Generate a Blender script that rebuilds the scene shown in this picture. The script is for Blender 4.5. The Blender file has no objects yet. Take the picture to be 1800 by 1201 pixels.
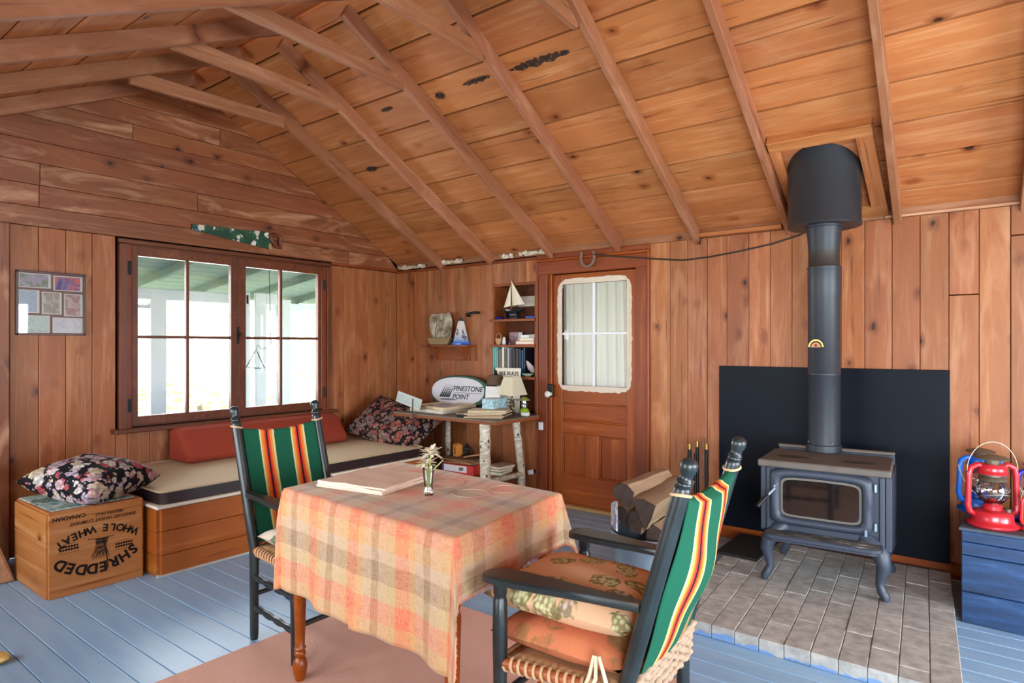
import bpy, bmesh, math, random
from mathutils import Vector as V, Matrix as MX
random.seed(7)
SC = bpy.context.scene
COL = SC.collection
PI = math.pi
R = math.radians

# ------------------------------------------------------------------ camera, world, lights, exposure
cd = bpy.data.cameras.new('camera'); cam = bpy.data.objects.new('camera', cd); COL.objects.link(cam)
cam.location = (5.036, -4.52, 1.369); cam.rotation_euler = (R(90), 0, R(37.8))
cd.sensor_width = 36; cd.lens = 36 * 1118 / 1800; cd.shift_y = 6.5 / 1800; cd.clip_start = .02
SC.camera = cam
SC.view_settings.view_transform = 'Standard'; SC.view_settings.look = 'None'
SC.view_settings.gamma = 1; SC.view_settings.use_curve_mapping = False
SC.view_settings.exposure = 1.4
try:
    SC.cycles.use_denoising = True
    SC.cycles.max_bounces = 10; SC.cycles.diffuse_bounces = 6; SC.cycles.transparent_max_bounces = 16
    SC.cycles.sample_clamp_indirect = 6; SC.cycles.caustics_reflective = False; SC.cycles.caustics_refractive = False
except Exception: pass
w = bpy.data.worlds.new('sky'); SC.world = w; w.use_nodes = True
bg = w.node_tree.nodes['Background']; bg.inputs[0].default_value = (.86, .94, 1.0, 1); bg.inputs[1].default_value = 2.3
sd = bpy.data.lights.new('sun', 'SUN'); sd.energy = 3.6; sd.angle = R(2); sd.color = (1, .95, .85)
so = bpy.data.objects.new('sun', sd); COL.objects.link(so); so.rotation_euler = (R(-38), R(14), 0)

def area(name, loc, target, sx, sy, energy, color):
    d = bpy.data.lights.new(name, 'AREA'); d.shape = 'RECTANGLE'; d.size = sx; d.size_y = sy; d.energy = energy; d.color = color
    o = bpy.data.objects.new(name, d); COL.objects.link(o); o.location = loc
    o.rotation_euler = (V(target) - V(loc)).to_track_quat('-Z', 'Y').to_euler()
    return o
# daylight coming through the window openings of the two walls behind the camera, and through the gable window
area('daylight_back', (8.9, -2.4, 1.35), (0, -2.2, 1.0), 3.6, 1.9, 210, (.86, .93, 1.0))
area('daylight_near', (6.55, -5.35, 1.15), (5.9, 0, .7), 2.7, 1.5, 190, (.80, .90, 1.0))
area('daylight_near', (2.1, -5.35, 1.2), (2.1, 0, 1.3), 3.6, 1.5, 85, (.92, .96, 1.0))
area('daylight_gable', (-.35, -1.74, 1.45), (3, -1.9, 1.1), 1.5, 1.15, 26, (.92, .97, 1.0))

# ------------------------------------------------------------------ mesh helpers
class MB:
    def __init__(s): s.v = []; s.f = []; s.uv = []
    def add(s, vs, fs, m=None, uvs=None):
        b = len(s.v)
        for i, p in enumerate(vs):
            p = V(p)
            s.v.append(m @ p if m else p); s.uv.append(uvs[i] if uvs else (0, 0))
        s.f += [tuple(b + i for i in f) for f in fs]
        return s
    def box(s, x0, x1, y0, y1, z0, z1, m=None):
        return s.add([(x0,y0,z0),(x1,y0,z0),(x1,y1,z0),(x0,y1,z0),(x0,y0,z1),(x1,y0,z1),(x1,y1,z1),(x0,y1,z1)],
                     [(3,2,1,0),(4,5,6,7),(0,1,5,4),(1,2,6,5),(2,3,7,6),(3,0,4,7)], m)
    def sweep(s, pts, rad, n=10, caps=True, closed=False):
        pts = [V(p) for p in pts]; k = len(pts)
        if not hasattr(rad, '__len__'): rad = [rad] * k
        vs = []; fs = []
        t0 = (pts[1] - pts[0]).normalized()
        a = V((0, 0, 1)) if abs(t0.z) < .9 else V((1, 0, 0))
        nrm = (a - t0 * a.dot(t0)).normalized()
        for i in range(k):
            if closed: t = (pts[(i+1) % k] - pts[i-1]).normalized()
            else: t = (pts[min(i+1, k-1)] - pts[max(i-1, 0)]).normalized()
            nrm = (nrm - t * nrm.dot(t)).normalized(); bn = t.cross(nrm)
            for j in range(n):
                c = 2*PI*j/n
                vs.append(pts[i] + (nrm*math.cos(c) + bn*math.sin(c)) * rad[i])
        for i in range(k if closed else k-1):
            for j in range(n):
                i2 = (i+1) % k
                fs.append((i*n+j, i*n+(j+1) % n, i2*n+(j+1) % n, i2*n+j))
        if caps and not closed:
            fs.append(tuple(range(n-1, -1, -1))); fs.append(tuple((k-1)*n+j for j in range(n)))
        return s.add(vs, fs)
    def cyl(s, p0, p1, r0, r1=None, n=12):
        return s.sweep([p0, p1], [r0, r1 if r1 is not None else r0], n)
    def lathe(s, prof, n=20, c=(0, 0, 0), m=None, sx=1, sy=1, caps=True):
        vs = []; fs = []; k = len(prof)
        for r, z in prof:
            for j in range(n):
                a = 2*PI*j/n; vs.append((c[0]+r*sx*math.cos(a), c[1]+r*sy*math.sin(a), c[2]+z))
        for i in range(k-1):
            for j in range(n): fs.append((i*n+j, i*n+(j+1) % n, (i+1)*n+(j+1) % n, (i+1)*n+j))
        if caps and prof[0][0] > 1e-4: fs.append(tuple(range(n-1, -1, -1)))
        if caps and prof[-1][0] > 1e-4: fs.append(tuple((k-1)*n+j for j in range(n)))
        return s.add(vs, fs, m)
    def prism(s, poly, t, m=None, z0=0):
        n = len(poly)
        vs = [(x, y, z0) for x, y in poly] + [(x, y, z0+t) for x, y in poly]
        fs = [tuple(range(n-1, -1, -1)), tuple(range(n, 2*n))] + [(i, (i+1) % n, n+(i+1) % n, n+i) for i in range(n)]
        return s.add(vs, fs, m)
    def grid(s, fn, nu, nv, uvf=None, m=None):
        vs = []; uvs = []; fs = []
        for j in range(nv+1):
            for i in range(nu+1):
                u, v = i/nu, j/nv
                vs.append(fn(u, v)); uvs.append(uvf(u, v) if uvf else (u, v))
        for j in range(nv):
            for i in range(nu):
                a = j*(nu+1)+i; fs.append((a, a+1, a+nu+2, a+nu+1))
        return s.add(vs, fs, m, uvs)
    def text(s, body, size, m, bold=.0, ext=.0008, align='CENTER'):
        cu = bpy.data.curves.new('t', 'FONT'); cu.body = body; cu.size = size; cu.align_x = align; cu.align_y = 'CENTER'
        cu.extrude = ext; cu.offset = bold; cu.resolution_u = 3
        o = bpy.data.objects.new('t', cu); me = bpy.data.meshes.new_from_object(o)
        s.add([v.co.copy() for v in me.vertices], [tuple(p.vertices) for p in me.polygons], m)
        bpy.data.objects.remove(o); bpy.data.meshes.remove(me); bpy.data.curves.remove(cu)
        return s
    def mesh(s, name, mat, smooth=None, bevel=0):
        me = bpy.data.meshes.new(name); me.from_pydata([tuple(p) for p in s.v], [], s.f)
        if any(u != (0, 0) for u in s.uv):
            ul = me.uv_layers.new(name='UVMap')
            for l in me.loops: ul.data[l.index].uv = s.uv[l.vertex_index]
        bm = bmesh.new(); bm.from_mesh(me)
        bmesh.ops.recalc_face_normals(bm, faces=bm.faces)
        if bevel: bmesh.ops.bevel(bm, geom=[e for e in bm.edges if e.is_manifold and e.calc_face_angle(0) > .5], offset=bevel, segments=1, affect='EDGES', clamp_overlap=True)
        bm.to_mesh(me); bm.free()
        if smooth is not None:
            for p in me.polygons: p.use_smooth = True
            me.set_sharp_from_angle(angle=R(smooth))
        me.materials.append(mat)
        return me
    def build(s, name, mat, parent=None, loc=None, rot=None, smooth=None, bevel=0):
        return place(name, s.mesh(name, mat, smooth, bevel), parent, loc, rot)

def place(name, me, parent=None, loc=None, rot=None, m=None):
    o = bpy.data.objects.new(name, me); COL.objects.link(o)
    if parent: o.parent = parent
    if m is not None: o.matrix_local = m
    if loc: o.location = loc
    if rot: o.rotation_euler = rot
    return o
def tag(o, label, cat, group=None, kind=None):
    o['label'] = label; o['category'] = cat
    if group: o['group'] = group
    if kind: o['kind'] = kind
    return o
def thing(name, label, cat, loc=(0, 0, 0), rotz=0, group=None, rot=None):
    o = bpy.data.objects.new(name, None); COL.objects.link(o); o.location = loc
    o.rotation_euler = rot or (0, 0, rotz); o.empty_display_size = .05
    return tag(o, label, cat, group)
def struct(o): o['kind'] = 'structure'; return o
def dup(root, loc, rotz, label, name=None):
    def rec(o, par):
        c = o.copy(); COL.objects.link(c)
        if par: c.parent = par
        for ch in [x for x in COL.objects if x.parent == o]: rec(ch, c)
        return c
    r = rec(root, None); r.location = loc; r.rotation_euler = (0, 0, rotz); r['label'] = label
    return r
def T(*a): return MX.Translation(V(a))
def RX(a): return MX.Rotation(a, 4, 'X')
def RY(a): return MX.Rotation(a, 4, 'Y')
def RZ(a): return MX.Rotation(a, 4, 'Z')
def frame(o, x, y, z):
    m = MX.Identity(4)
    for i, c in enumerate((x, y, z)):
        for k in range(3): m[k][i] = c[k]
    for k in range(3): m[k][3] = o[k]
    return m
def wob(x, y=0, z=0):
    return (math.sin(x*1.7+y*2.3+.4)+math.sin(x*3.1-y*1.3+z*2.1+1.7)+math.sin(x*.7+y*4.1-z*1.9))/3

# ------------------------------------------------------------------ material helpers
def lin(c):
    return tuple(((x/255)/12.92 if x/255 <= .04045 else ((x/255+.055)/1.055)**2.4) for x in c[:3]) + (1,)
class NT:
    def __init__(s, name):
        s.m = bpy.data.materials.new(name); s.m.use_nodes = True; s.t = s.m.node_tree; s.b = s.t.nodes['Principled BSDF']
    def n(s, typ, ins=None, **pr):
        nd = s.t.nodes.new(typ)
        for k, v in pr.items(): setattr(nd, k, v)
        for k, v in (ins or {}).items():
            if hasattr(v, 'is_linked'): s.t.links.new(v, nd.inputs[k])
            else: nd.inputs[k].default_value = v
        return nd
    def set(s, k, v):
        if hasattr(v, 'is_linked'): s.t.links.new(v, s.b.inputs[k])
        else: s.b.inputs[k].default_value = v
        return s
    def co(s, kind='Object'): return s.n('ShaderNodeTexCoord').outputs[kind]
    def map(s, v, scale=(1, 1, 1), loc=(0, 0, 0), rot=(0, 0, 0)):
        return s.n('ShaderNodeMapping', {'Vector': v, 'Scale': scale, 'Location': loc, 'Rotation': rot}).outputs[0]
    def noise(s, v, scale=5, detail=3, rough=.5, dist=0):
        return s.n('ShaderNodeTexNoise', {'Vector': v, 'Scale': scale, 'Detail': detail, 'Roughness': rough, 'Distortion': dist}).outputs['Fac']
    def ramp(s, f, stops, interp='LINEAR'):
        nd = s.n('ShaderNodeValToRGB', {'Fac': f}); cr = nd.color_ramp; cr.interpolation = interp
        while len(cr.elements) < len(stops): cr.elements.new(.5)
        for e, (p, c) in zip(cr.elements, stops):
            e.position = p; e.color = lin(c) if hasattr(c, '__len__') else (c, c, c, 1)
        return nd.outputs[0]
    def mix(s, f, a, b, blend='MIX'):
        nd = s.t.nodes.new('ShaderNodeMix'); nd.data_type = 'RGBA'; nd.blend_type = blend
        for i, v in ((0, f), (6, a), (7, b)):
            if hasattr(v, 'is_linked'): s.t.links.new(v, nd.inputs[i])
            else: nd.inputs[i].default_value = v
        return nd.outputs[2]
    def math(s, op, a, b=0, c=0, clamp=False):
        nd = s.n('ShaderNodeMath', {0: a, 1: b, 2: c}, operation=op); nd.use_clamp = clamp; return nd.outputs[0]
    def vadd(s, a, b): return s.n('ShaderNodeVectorMath', {0: a, 1: b}, operation='ADD').outputs[0]
    def bump(s, h, st=.2, d=.01):
        s.set('Normal', s.n('ShaderNodeBump', {'Height': h, 'Strength': st, 'Distance': d}).outputs[0]); return s
    def rnd(s): return s.n('ShaderNodeObjectInfo').outputs['Random']
    def voro(s, v, scale=5, feature='F1', rand=1):
        return s.n('ShaderNodeTexVoronoi', {'Vector': v, 'Scale': scale, 'Randomness': rand}, feature=feature)

def plain(name, c, rough=.5, metal=0, spec=.5, var=0, vs=30, bump=0, coat=0):
    n = NT(name); col = lin(c)
    if var:
        f = n.noise(n.co(), vs, 4)
        n.set('Base Color', n.mix(f, tuple(x*(1-var) for x in col[:3])+(1,), tuple(min(1, x*(1+var)) for x in col[:3])+(1,)))
        if bump: n.bump(f, bump, .005)
    else: n.set('Base Color', col)
    n.set('Roughness', rough).set('Metallic', metal).set('Specular IOR Level', spec)
    if coat: n.set('Coat Weight', coat)
    return n.m

def wood(name, lt, md, dk, knots=.45, rough=.5, spec=.35, tint=.16, blotch=.5, streak=1.0, pale=0.0):
    """board wood: long axis is local X"""
    n = NT(name); r = n.rnd(); co = n.co()
    off = n.n('ShaderNodeCombineXYZ', {0: n.math('MULTIPLY', r, 37.), 1: n.math('MULTIPLY', r, 91.), 2: n.math('MULTIPLY', r, 53.)}).outputs[0]
    p = n.vadd(co, off)
    # knots
    pk = n.map(p, (4.2, 6.6, .02))
    nw = n.n('ShaderNodeTexNoise', {'Vector': p, 'Scale': 14., 'Detail': 2.}).outputs['Color']
    pk = n.vadd(pk, n.n('ShaderNodeVectorMath', {0: nw, 3: .16}, operation='SCALE').outputs[0])
    vo = n.voro(pk, 1.0)
    gate = n.math('GREATER_THAN', n.n('ShaderNodeSeparateColor', {0: vo.outputs['Color']}).outputs[0], 1-knots)
    d = vo.outputs['Distance']
    km = n.math('MULTIPLY', n.ramp(d, [(.055, 1.), (.10, 0.)]), gate)
    halo = n.math('MULTIPLY', n.ramp(d, [(.06, 1.), (.30, 0.)], 'EASE'), gate)
    # grain
    warp = n.n('ShaderNodeCombineXYZ', {1: n.math('MULTIPLY', halo, .03)}).outputs[0]
    pg = n.vadd(p, warp)
    g1 = n.noise(n.map(pg, (1.1, 17, 9)), 1.0, 5, .6, .5)
    g2 = n.noise(n.map(pg, (3., 95, 60)), 1.0, 3, .6, .2)
    g = n.math('ADD', n.math('MULTIPLY', g1, .72), n.math('MULTIPLY', g2, .28))
    base = n.ramp(g, [(.30, dk), (.41, md), (.52, md), (.66, lt)])
    bl = n.ramp(n.noise(n.map(p, (1.3, 4.5, 4)), 1.0, 3, .55, .8), [(.36, 0.), (.68, 1.)])
    red = tuple(.55*a+.45*b for a, b in zip(md, dk))
    base = n.mix(n.math('MULTIPLY', bl, blotch), base, lin(red))
    if pale:
        pf = n.ramp(n.noise(n.map(p, (1.6, 7, 4)), 1.0, 4, .6, 1.2), [(.52, 0.), (.72, 1.)])
        base = n.mix(n.math('MULTIPLY', pf, pale), base, lin(tuple(min(255, x+28) for x in lt)))
    ck = n.ramp(n.noise(n.map(p, (1.5, 42, 22)), 1.0, 3, .55, .4), [(.66, 0.), (.72, 1.)])
    base = n.mix(n.math('MULTIPLY', ck, .55), base, lin(tuple(.6*x for x in dk)))
    base = n.mix(n.math('MULTIPLY', halo, .62), base, lin((dk[0]*1.06, dk[1]*.86, dk[2]*.72)))
    base = n.mix(n.math('MULTIPLY', km, .88), base, lin(tuple(.42*x for x in dk)))
    hv = n.n('ShaderNodeHueSaturation', {'Color': base, 'Saturation': 1.08, 'Hue': n.math('ADD', .4925, n.math('MULTIPLY', n.math('FRACT', n.math('MULTIPLY', r, 7.31)), .007)),
             'Value': n.math('ADD', 1-tint, n.math('MULTIPLY', n.math('FRACT', n.math('MULTIPLY', r, 13.7)), 2*tint))}).outputs[0]
    n.set('Base Color', hv).set('Roughness', n.math('ADD', rough-.08, n.math('MULTIPLY', g1, .2))).set('Specular IOR Level', spec)
    n.bump(n.math('SUBTRACT', g, n.math('MULTIPLY', km, .5)), .12*streak, .004)
    return n.m

W_WALL = wood('wall_pine', (175, 129, 95), (155, 100, 66), (85, 49, 31), .62, .46, .4, .14, .5, 1, .3)
W_GABLE = wood('gable_pine', (178, 131, 98), (145, 92, 62), (77, 45, 30), .62, .45, .45, .12, .7, 1, .75)
W_ROOF = wood('roof_pine', (198, 146, 104), (179, 119, 79), (105, 61, 38), .42, .6, .25, .10, .4, 1, .2)
W_RAFT = wood('rafter_pine', (181, 136, 107), (155, 107, 79), (96, 60, 43), .4, .6, .25, .1, .5, 1, .3)
W_DOOR = wood('door_fir', (173, 106, 63), (144, 79, 41), (88, 41, 22), .12, .38, .45, .07, .6)
W_CASE = wood('casing_fir', (153, 90, 58), (126, 68, 41), (76, 36, 22), .3, .42, .4, .1, .6)
W_WIN = wood('window_fir', (134, 84, 58), (104, 62, 42), (60, 34, 24), .2, .42, .4, .1, .5)
W_BENCH = wood('bench_pine', (188, 123, 74), (165, 99, 55), (113, 58, 30), .3, .38, .4, .08, .5)
W_CRATE = wood('crate_pine', (200, 151, 104), (178, 122, 76), (126, 76, 41), .2, .55, .3, .06, .3)
W_SHELF = wood('shelf_pine', (167, 108, 72), (140, 83, 52), (88, 47, 29), .3, .5, .35, .08, .5)
W_LEG = wood('turned_maple', (176, 100, 54), (146, 76, 38), (92, 42, 22), 0, .3, .5, .05, .4)
W_LOG = wood('split_firewood', (190, 168, 138), (156, 132, 106), (92, 74, 60), .3, .85, .15, .12, .5)
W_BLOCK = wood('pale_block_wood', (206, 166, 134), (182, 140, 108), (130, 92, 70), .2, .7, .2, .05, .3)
DARK = plain('dark_gap', (26, 16, 11), .9, 0, .1)
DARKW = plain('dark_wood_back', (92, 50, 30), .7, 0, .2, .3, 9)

def paint_floor():
    n = NT('blue_floor_paint'); co = n.co(); r = n.rnd()
    f = n.noise(n.map(co, (2, 14, 4)), 1.5, 5, .6)
    c = n.ramp(f, [(.3, (128, 164, 198)), (.7, (148, 180, 206))])
    sc = n.ramp(n.noise(n.vadd(co, n.n('ShaderNodeCombineXYZ', {0: n.math('MULTIPLY', r, 40.)}).outputs[0]), 60, 2), [(.72, 0.), (.78, 1.)])
    c = n.mix(n.math('MULTIPLY', sc, .5), c, lin((84, 96, 110)))
    n.set('Base Color', c).set('Roughness', n.math('ADD', .26, n.math('MULTIPLY', f, .2))).set('Specular IOR Level', .5)
    n.bump(f, .05, .003); return n.m
FLOORP = paint_floor()
def brick_mat():
    n = NT('grey_paver'); co = n.co(); r = n.rnd()
    p = n.vadd(co, n.n('ShaderNodeCombineXYZ', {0: n.math('MULTIPLY', r, 50.), 1: n.math('MULTIPLY', r, 31.)}).outputs[0])
    f = n.noise(p, 16, 6, .65); c = n.ramp(f, [(.3, (138, 135, 130)), (.55, (168, 166, 160)), (.75, (190, 188, 182))])
    st = n.ramp(n.noise(p, 7, 2), [(.62, 0.), (.75, 1.)]); c = n.mix(n.math('MULTIPLY', st, .4), c, lin((112, 104, 98)))
    hv = n.n('ShaderNodeHueSaturation', {'Color': c, 'Value': n.math('ADD', .88, n.math('MULTIPLY', r, .2))}).outputs[0]
    # blue floor paint slopped on the lowest edge of the front row
    zc_ = n.n('ShaderNodeSeparateXYZ', {0: co}).outputs[2]
    sm = n.math('LESS_THAN', zc_, n.math('MULTIPLY', n.math('SUBTRACT', n.noise(p, 11, 3), .38), .11))
    hv = n.mix(n.math('MULTIPLY', sm, .75), hv, lin((84, 136, 196)))
    n.set('Base Color', hv).set('Roughness', .8); n.bump(f, .25, .004); return n.m
BRICK = brick_mat()
def rug_mat():
    n = NT('pink_carpet'); co = n.co(); f = n.noise(co, 400, 2, .7); g = n.noise(co, 5, 4)
    c = n.mix(f, lin((200, 142, 124)), lin((248, 206, 188))); c = n.mix(n.math('MULTIPLY', g, .35), c, lin((196, 142, 122)))
    n.set('Base Color', c).set('Roughness', .95).set('Specular IOR Level', .1); n.bump(f, .6, .01); return n.m
def chair_paint():
    n = NT('worn_black_green_paint'); co = n.co(); f = n.noise(co, 9, 3)
    c = n.ramp(f, [(.3, (22, 30, 32)), (.7, (34, 44, 46))])
    g = n.n('ShaderNodeNewGeometry').outputs['Pointiness']
    e = n.math('MULTIPLY', n.ramp(g, [(.58, 0.), (.66, 1.)]), n.ramp(n.noise(co, 30, 3), [(.5, 0.), (.6, 1.)]))
    c = n.mix(n.math('MULTIPLY', e, .6), c, lin((150, 100, 60)))
    n.set('Base Color', c).set('Roughness', .34).set('Specular IOR Level', .6); return n.m
CHAIRP = chair_paint()
def stripes_mat():
    n = NT('striped_blanket'); uv = n.co('UV'); x = n.n('ShaderNodeSeparateXYZ', {0: uv}).outputs[0]
    G = (26, 96, 72); Cc = (232, 218, 160); O = (238, 120, 44); P = (224, 62, 50); K = (40, 26, 34); Y = (226, 164, 76)
    st = [(0, G)]
    for a in (.17, .60):
        for dx, c in ((0, Cc), (.022, Y), (.045, O), (.066, P), (.088, K), (.112, P), (.134, O), (.158, Y), (.18, Cc), (.2, G)): st.append((a+dx, c))
    c = n.ramp(x, st, 'CONSTANT')
    w_ = n.noise(n.map(uv, (300, 160, 1)), 1, 2); c = n.mix(n.math('MULTIPLY', w_, .3), c, lin((20, 20, 20)), 'MULTIPLY')
    n.set('Base Color', c).set('Roughness', .85).set('Specular IOR Level', .2); n.bump(w_, .2, .002); return n.m
BLANKET = stripes_mat()
def plaid_mat():
    n = NT('plaid_cotton'); uv = n.co('UV')
    jit = n.n('ShaderNodeTexNoise', {'Vector': n.map(uv, (6, 6, 1)), 'Scale': 1., 'Detail': 2.}).outputs['Color']
    uvj = n.vadd(uv, n.n('ShaderNodeVectorMath', {0: n.n('ShaderNodeVectorMath', {0: jit, 1: (.5, .5, .5)}, operation='SUBTRACT').outputs[0], 3: .012}, operation='SCALE').outputs[0])
    s = n.n('ShaderNodeSeparateXYZ', {0: uvj})
    CO = (222, 92, 58); BE = (186, 162, 114); TA = (112, 90, 68); PK = (186, 160, 138); YE = (206, 146, 82)
    def warp_(x, per, st, off=0):
        f = n.math('FRACT', n.math('DIVIDE', n.math('ADD', x, 10*per+off), per)); return n.ramp(f, st, 'CONSTANT')
    a = warp_(s.outputs[0], .265, [(0, CO), (.24, YE), (.36, PK), (.52, TA), (.66, PK), (.84, BE)], .03)
    b = warp_(s.outputs[1], .300, [(0, CO), (.24, BE), (.44, TA), (.66, PK), (.80, YE)], .085)
    c = n.mix(.5, a, b)
    t1 = n.noise(n.map(uv, (700, 22, 1)), 1, 2, .7); t2 = n.noise(n.map(uv, (22, 700, 1)), 1, 2, .7)
    tt = n.math('ADD', t1, t2)
    c = n.mix(n.ramp(tt, [(.85, 0.), (1.3, .35)]), c, lin((240, 208, 170)))
    c = n.mix(n.ramp(tt, [(.7, .35), (.95, 0.)]), c, lin((150, 96, 66)))
    n.set('Base Color', c).set('Roughness', .9).set('Specular IOR Level', .15).set('Sheen Weight', .2).set('Sheen Roughness', .4); n.bump(tt, .2, .002); return n.m
PLAID = plaid_mat()
def floral(name, sc, bgc, cols, big=.56):
    n = NT(name); co = n.co()
    ww = n.n('ShaderNodeTexNoise', {'Vector': co, 'Scale': sc*3.2, 'Detail': 2.}).outputs['Color']
    p = n.vadd(co, n.n('ShaderNodeVectorMath', {0: ww, 3: .018*14/sc}, operation='SCALE').outputs[0])
    c = lin(bgc)
    for k, (scale, th) in enumerate(((sc*1.9, .52), (sc, big))):
        v = n.voro(n.map(p, (1, 1, 1), (k*3.3, k*1.7, 0)), scale)
        sepc = n.n('ShaderNodeSeparateColor', {0: v.outputs['Color']})
        fc = n.ramp(sepc.outputs[0], [(i/len(cols), q) for i, q in enumerate(cols)], 'CONSTANT')
        pet = n.voro(p, scale*3.6); dd = pet.outputs['Distance']
        fc = n.mix(n.ramp(dd, [(.1, .0), (.65, .55)]), fc, lin(bgc))
        core = n.ramp(v.outputs['Distance'], [(.05, .8), (.14, 0.)]); fc = n.mix(core, fc, lin((222, 190, 120)))
        mk = n.ramp(n.math('ADD', v.outputs['Distance'], n.math('MULTIPLY', dd, .22)), [(th, 1.), (th+.05, 0.)])
        c = n.mix(mk, c, fc)
    n.set('Base Color', c).set('Roughness', .8).set('Specular IOR Level', .2); return n.m
FLORAL_L = floral('black_floral_cotton', 13, (22, 22, 28), [(226, 186, 190), (232, 224, 214), (214, 96, 104), (206, 190, 206), (226, 206, 176), (236, 214, 214)])
FLORAL_D = floral('dark_floral_cotton', 16, (24, 16, 18), [(176, 112, 106), (150, 118, 108), (168, 88, 72), (140, 120, 118), (176, 142, 120)])
def grape_mat(name, base, c1, c2, dens=7.5, amt=.9):
    n = NT(name); co = n.co()
    co = n.map(co, (1, 1, .3)); v = n.voro(co, dens, rand=.75); d = v.outputs['Distance']
    sel = n.n('ShaderNodeSeparateColor', {0: v.outputs['Color']}).outputs[0]
    b = n.voro(co, dens*7.5); bd = b.outputs['Distance']
    gc = n.mix(n.math('GREATER_THAN', sel, .5), lin(c1), lin(c2))
    gc = n.mix(n.ramp(bd, [(.34, 0.), (.66, .9)]), gc, lin((120, 104, 68)))
    gc = n.mix(n.ramp(bd, [(.0, .7), (.2, 0.)]), gc, lin((240, 226, 196)))
    jag = n.noise(co, dens*5, 3)
    dj = n.math('ADD', d, n.math('MULTIPLY', n.math('SUBTRACT', jag, .5), .25))
    leaf = n.ramp(dj, [(.44, 1.), (.46, 0.)], 'LINEAR'); lf = n.noise(co, dens*6, 3)
    lgate = n.ramp(n.noise(co, dens*1.7, 2), [(.5, 0.), (.54, 1.)])
    lc = n.ramp(lf, [(.4, (96, 98, 50)), (.6, (138, 136, 78))])
    c = n.mix(n.math('MULTIPLY', n.math('MULTIPLY', leaf, lgate), amt), lin(base), lc)
    c = n.mix(n.math('MULTIPLY', n.ramp(dj, [(.37, 1.), (.39, 0.)]), amt), c, gc)
    n.set('Base Color', c).set('Roughness', .85).set('Specular IOR Level', .2); return n.m
GRAPE = grape_mat('grape_print_cotton', (222, 176, 138), (206, 202, 150), (208, 180, 168), 9.5)
GRAPE_O = grape_mat('orange_leaf_print', (206, 124, 86), (190, 106, 66), (170, 112, 60), 9, .45)
GRAPE_W = grape_mat('green_print_cotton', (216, 200, 182), (96, 124, 96), (110, 126, 82), 11)
ROPE = plain('tan_rope', (206, 168, 128), .85, 0, .2, .25, 120, .4)
RUSH = plain('woven_rush', (186, 146, 104), .8, 0, .25, .4, 90, .5)
ROD = plain('orange_rod', (172, 92, 52), .45, 0, .4, .2, 20)
BLACKM = plain('black_stove_steel', (34, 37, 42), .42, .0, .5, .12, 8)
STOVE = plain('stove_paint', (50, 57, 70), .48, .0, .5, .18, 6)
STOVETOP = plain('dusty_stove_top', (92, 84, 76), .6, .0, .4, .3, 14)
PIPE = plain('pipe_black', (36, 41, 48), .45, .1, .5, .15, 5)
PIPEB = plain('scorched_band', (52, 44, 38), .5, .2, .4, .2, 10)
PANEL = plain('heat_shield_black', (11, 17, 26), .45, .0, .12, .25, 4)
STGLASS = plain('stove_glass', (20, 17, 15), .06, 0, .9)
BRASS = plain('brass', (190, 150, 80), .3, .9)
GALV = plain('galvanized_zinc', (128, 146, 160), .45, .5, .5, .3, 9)
IRON = plain('rusty_iron', (124, 100, 84), .6, .4, .4, .35, 40)
BLACKI = plain('black_iron', (24, 24, 26), .5, .3)
WIREM = plain('bail_wire', (166, 158, 146), .4, .7)
CABLE = plain('dark_cable', (44, 32, 28), .6)
WHITEP = plain('white_paint', (222, 222, 224), .6, 0, .3, .06, 8)
CREAMW = plain('cream_white', (226, 218, 200), .7, 0, .3, .08, 12)
def lace():
    n = NT('curtain_cotton'); c = lin((232, 230, 222))
    d = n.n('ShaderNodeBsdfDiffuse', {'Color': c}); t_ = n.n('ShaderNodeBsdfTranslucent', {'Color': c}); ms = n.n('ShaderNodeMixShader', {0: .13})
    n.t.links.new(d.outputs[0], ms.inputs[1]); n.t.links.new(t_.outputs[0], ms.inputs[2]); n.t.links.new(ms.outputs[0], n.t.nodes['Material Output'].inputs[0]); return n.m
LACE = lace()
INK = plain('black_ink', (34, 26, 22), .8, 0, .1)
CHAL = plain('white_dab', (224, 220, 206), .7)
def glassy(name, tint=(1, 1, 1), refl=.10, rough=.0):
    n = NT(name); t = n.t
    tr = n.n('ShaderNodeBsdfTransparent', {'Color': tint+(1,)}); gl = n.n('ShaderNodeBsdfGlossy', {'Roughness': rough})
    fr = n.n('ShaderNodeFresnel', {'IOR': 1.45}).outputs[0]
    f = n.math('ADD', n.math('MULTIPLY', fr, .8), refl*.3)
    ms = n.n('ShaderNodeMixShader'); t.links.new(f, ms.inputs[0]); t.links.new(tr.outputs[0], ms.inputs[1]); t.links.new(gl.outputs[0], ms.inputs[2])
    t.links.new(ms.outputs[0], t.nodes['Material Output'].inputs[0]); return n.m
PANE = glassy('window_glass'); GLOBE = glassy('lantern_glass', (.86, .88, .86), .5)
VASEG = glassy('vase_glass', (.93, .97, .95), .35)
def birch_mat():
    n = NT('birch_bark'); co = n.co(); f = n.noise(n.map(co, (20, 20, 60)), 1, 4)
    c = n.ramp(f, [(.3, (168, 148, 122)), (.55, (214, 204, 184)), (.75, (232, 228, 214))])
    k = n.ramp(n.noise(n.map(co, (34, 34, 110)), 1, 2), [(.66, 0.), (.72, 1.)]); c = n.mix(k, c, lin((70, 54, 42)))
    v = n.voro(n.map(co, (14, 14, 9)), 1); e = n.ramp(v.outputs['Distance'], [(.10, 1.), (.18, 0.)]); c = n.mix(e, c, lin((40, 30, 26)))
    n.set('Base Color', c).set('Roughness', .7); n.bump(f, .2, .004); return n.m
BIRCH = birch_mat()
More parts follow.
